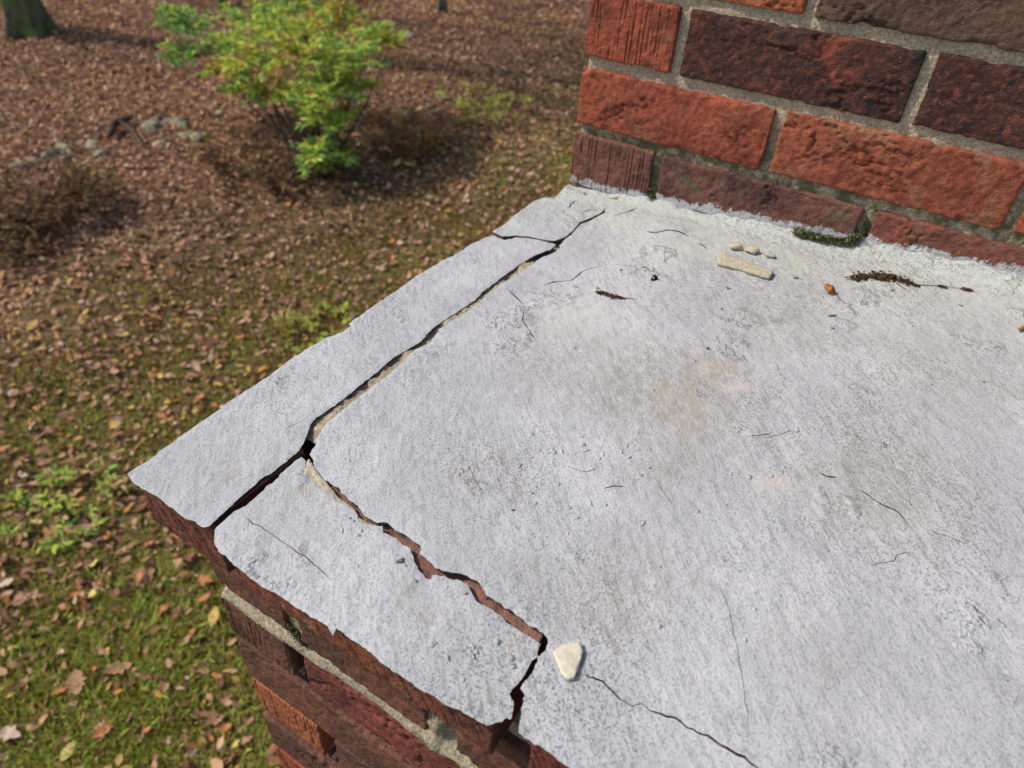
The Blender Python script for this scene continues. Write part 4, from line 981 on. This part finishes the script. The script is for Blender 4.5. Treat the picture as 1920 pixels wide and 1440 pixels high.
# shrubs: twigs carrying leaves
def narrow_leaf():
    V = np.array([(0, 0, 0), (.3, .17, .05), (.7, .14, .03), (1, 0, -.06), (.7, -.14, .03), (.3, -.17, .05)]); F = np.array([(0, 3, 2), (0, 2, 1), (0, 4, 3), (0, 5, 4)]); return V, F
def sprays(centres, radii, tw, lpt, size, tint, name, mat, parent, root, droop=0.25, twig_mat=None):
    VL, FL, TL = [], [], []; off = 0; TV, TF = [], []; toff = 0; V0, F0 = narrow_leaf()
    for c, r, n, tn in zip(centres, radii, tw, tint):
        for _ in range(n):
            d = rng.normal(0, 1, 3); d /= np.linalg.norm(d); d[2] = abs(d[2])*0.75-0.1; s0 = c+d*r*rng.uniform(0.05, 0.55); d = d+np.array([0, 0, 0.35]); d /= np.linalg.norm(d); L = r*rng.uniform(.45, .95)
            t = np.linspace(0.08, 1, lpt); ax = s0+d*L*t[:, None]; ax[:, 2] -= droop*L*t**2
            sd_ = np.cross(d, [0, 0, 1]); sd_ /= np.linalg.norm(sd_)+1e-9
            yaw0 = math.atan2(d[1], d[0]); sgn = np.where(np.arange(lpt) % 2, 1, -1)
            R = rotmats(yaw0+sgn*rng.uniform(.5, 1.2, lpt), rng.normal(-.15, .4, lpt), rng.normal(0, .5, lpt))
            VV, FF = scatter(V0, F0, ax, R, size*rng.uniform(.65, 1.2, lpt)); VL.append(VV); FL.append(FF+off); off += len(VV)
            tt_ = np.clip(tn+rng.normal(0, .15)+rng.normal(0, .10, lpt)+0.18*(d[2]), 0, 1); TL.append(np.repeat(tt_, 4))
            w_ = 0.0022; q = np.array([s0-sd_*w_, s0+sd_*w_, ax[-1]]); TV.append(q); TF.append([toff, toff+1, toff+2]); toff += 3
    nl = sum(len(f) for f in FL); TF = np.array(TF)+off
    link(name, mesh(name, np.concatenate(VL+TV), np.concatenate(FL+[TF]), [mat, twig_mat or M['twig']], np.r_[np.zeros(nl, int), np.ones(len(TF), int)], smooth=False,
                    attr=np.concatenate(TL+[np.zeros(len(TF))])), parent)

G0 = on_ground(580, 322); G0[2] = gpt(*G0[:2])[2]; DB = (G0-CAM)@fwd
def at_depth(px, py, dz): d = ray(px, py); return CAM+d*(DB+dz)
bush = tag(empty('bush', tuple(G0)), 'bright yellow green leafy bush with reddish tips in the leaf litter', 'bush')
lobes = [(345, 62, 50, 9, .22, .1), (345, 110, 34, 6, .25, .1), (330, 30, 30, 4, .2, .2), (425, 95, 52, 12, .42, 0), (470, 45, 55, 12, .4, .3), (520, 70, 62, 15, .5, -.1), (480, 140, 55, 14, .62, -.3), (420, 135, 32, 6, .62, -.2),
         (550, 25, 55, 11, .42, .3), (560, 120, 66, 17, .58, -.3), (600, 70, 60, 13, .72, 0), (640, 40, 55, 12, .55, .2), (650, 110, 60, 15, .45, -.2), (700, 75, 45, 10, .52, .1), (730, 85, 28, 5, .66, .1), (620, 175, 55, 13, .38, -.35),
         (660, 165, 42, 9, .55, -.1), (575, 190, 45, 9, .55, -.4), (510, 185, 40, 7, .55, -.3), (610, 235, 40, 7, .48, -.4), (645, 220, 30, 4, .6, -.2), (600, 285, 34, 5, .5, -.4), (580, 315, 26, 3, .42, -.4), (640, 5, 40, 7, .95, .2), (690, 0, 34, 5, .95, .3), (575, -25, 60, 10, .7, .3), (450, -15, 50, 7, .4, .4), (445, 170, 22, 3, .6, -.2), (650, 300, 22, 2, .5, -.3)]
cs = [at_depth(px, py, dz) for px, py, r, n, t, dz in lobes]; rs = [1.12*r*DB/FPX for _, _, r, *_ in lobes]
sprays(cs, rs, [int(n*4.0) for *_, n, t, dz in lobes], 10, 0.064, [t-.02 if t < .9 else t for *_, t, dz in lobes], 'foliage', M['bushleaf'], bush, G0)
for i, c in enumerate(cs[3:23:1]):
    b0 = G0+np.array([rng.normal(0, .08), rng.normal(0, .08), 0]); mid1 = b0*0.55+c*0.45+np.array([0, 0, -.12])+rng.normal(0, .05, 3)
    ts = np.linspace(0, 1, 9)[:, None]; pts = (1-ts)**2*b0+2*ts*(1-ts)*mid1+ts**2*c
    tube('stem', pts, 0.014, M['twig'], bush, 0.3, 5)

def undergrowth(name, px, py, wpx, hpx, n, mat, label, cat, size, tint):
    p = on_ground(px, py); p[2] = gpt(*p[:2])[2]; sc_ = np.linalg.norm(p-CAM)/FPX; e = tag(empty(name, tuple(p)), label, cat)
    cs, rs, tw, tn = [], [], [], []
    for _ in range(n):
        a_, q = rng.uniform(0, 6.28), math.sqrt(rng.random()); c = p+np.array([math.cos(a_)*q*wpx*.5*sc_, math.sin(a_)*q*wpx*.5*sc_, rng.uniform(0.1, .8)*hpx*sc_]); c[2] += gz(c[0], c[1])-gz(p[0], p[1])
        cs.append(c); rs.append(hpx*sc_*rng.uniform(.5, .9)); tw.append(6); tn.append(tint+rng.normal(0, .15))
    sprays(cs, rs, tw, 6, size, tn, 'foliage', mat, e, p, 0.15)
    for c in cs[::3]: tube('stem', [np.array([c[0], c[1], gpt(c[0], c[1])[2]]), (p+c)/2*np.array([0, 0, 0])+np.array([c[0]+.02, c[1], (c[2]+p[2])/2]), c], 0.005, M['twig'], e, .5, 4)
undergrowth('dry_shrub', 95, 395, 190, 50, 46, M['dryleaf'], 'low dark brown shrub in front of the stone row at the left', 'shrub', .05, .3)
undergrowth('dry_shrub', 520, 325, 240, 40, 44, M['dryleaf'], 'low dark brown scrub growing under the front of the bush', 'shrub', .05, .25)
undergrowth('dry_shrub', 40, 470, 140, 26, 20, M['dryleaf'], 'small dark scrub patch at the left border below the larger shrub', 'shrub', .045, .35)
undergrowth('dry_shrub', 640, 330, 90, 40, 14, M['dryleaf'], 'thin greyish scrub with green tips right under the bush', 'shrub', .05, .8)
undergrowth('rusty_fern', 760, 278, 130, 46, 34, M['fern'], 'rust brown dried fern right of the bush foot', 'fern', .05, .5)
undergrowth('green_tuft', 600, 640, 150, 20, 26, M['mossgrass'], 'dark green tuft in the yard close to the coated left edge', 'grass tuft', .035, .4)
undergrowth('green_tuft', 900, 215, 160, 22, 20, M['mossgrass'], 'yellow green tuft beyond the stack corner', 'grass tuft', .05, .45)
undergrowth('green_tuft', 130, 950, 170, 22, 18, M['mossgrass'], 'bright green grass tuft left of the coated corner', 'grass tuft', .045, .8)

# trees at the far side of the yard
def bark():
    k = NT('mossy_bark', 0.95, 0.1); v = k.obj(); n = k.noise(k.scale(v, (1, 1, .25)), 16, 5, .65); g = k.noise(v, 5, 4, .6)
    col = k.mix(k.ss(n, .35, .65), (0.05, 0.042, 0.03), (0.19, 0.16, 0.12)); col = k.mix(k.math('MULTIPLY', k.ss(g, .46, .62), .8), col, (0.12, 0.19, 0.04))
    return k.done(col, k.bump(n, .06, .9))
M['bark'] = bark()
def tree(name, px, py, r0, hgt, label, lim, seed, leaves, lean=(0, 0), flare=0.9):
    p = on_ground(px, py); p[2] = gpt(*p[:2])[2]; e = tag(empty(name, tuple(p)), label, 'tree', 'trees at the far side of the yard')
    n, sg = 40, 36; zz_ = np.linspace(-.15, hgt, n); th = np.linspace(0, 2*math.pi, sg, endpoint=False); V = []
    for z in zz_:
        r = r0*(1-0.55*max(0, z)/hgt)*(1+flare*math.exp(-max(z, 0)/(.9*r0)))
        lob = 1+0.22*math.exp(-max(z, 0)/(1.2*r0))*np.cos(5*th+seed)+0.05*np.cos(9*th+z*2)
        V.append(np.c_[p[0]+lean[0]*z+r*lob*np.cos(th), p[1]+lean[1]*z+r*lob*np.sin(th), np.full(sg, p[2]+z)])
    V = np.concatenate(V); F = np.array([(i*sg+k_, i*sg+(k_+1) % sg, (i+1)*sg+(k_+1) % sg, (i+1)*sg+k_) for i in range(n-1) for k_ in range(sg)])
    link('trunk', mesh('trunk', V, F, M['bark']), e); cs = []
    for i in range(lim):
        a_ = 2.4*i+seed; z0 = hgt*(.62+.36*i/max(1, lim-1)); L = hgt*.28
        s0 = p+np.array([lean[0]*z0, lean[1]*z0, z0]); pts = [s0+np.array([math.cos(a_)*L*t, math.sin(a_)*L*t, L*.75*t+.1*math.sin(5*t)]) for t in np.linspace(0, 1, 7)]
        tube('limb', pts, r0*.35, M['bark'], e, .25, 7); cs += [pts[4], pts[5], pts[6]]
    sprays(cs, [hgt*.13]*len(cs), [leaves]*len(cs), 8, .11, [.45]*len(cs), 'crown', M['bushleaf'], e, p)
tree('tree', 58, 60, 0.18, 6.5, 'thick mossy tree trunk standing at the upper left corner', 7, 1, 10, flare=.45)
tree('young_tree', 828, 24, 0.055, 5.0, 'slim pale young trunk at the top border right of the bush', 6, 2, 6, (0.02, 0.0), .3)
tree('young_tree', 415, 12, 0.05, 4.5, 'slim dark young trunk behind the bush at the top border', 6, 4, 6, (-.02, 0.02), .3)
# leafy sprig before the thick trunk
p = on_ground(30, 55); p[2] = gpt(*p[:2])[2]
e = tag(empty('sapling', tuple(p)), 'small green sapling sprouting before the thick trunk at the upper left', 'sapling')
cs = [p+np.array([rng.normal(0, .2), rng.normal(0, .2), rng.uniform(.45, 1.1)]) for _ in range(6)]
sprays(cs, [.28]*6, [9]*6, 7, .09, [.25]*6, 'foliage', M['bushleaf'], e, p)
for c in cs: tube('stem', [p, (p+c)/2+np.array([.03, 0, .05]), c], .012, M['twig'], e, .4, 5)
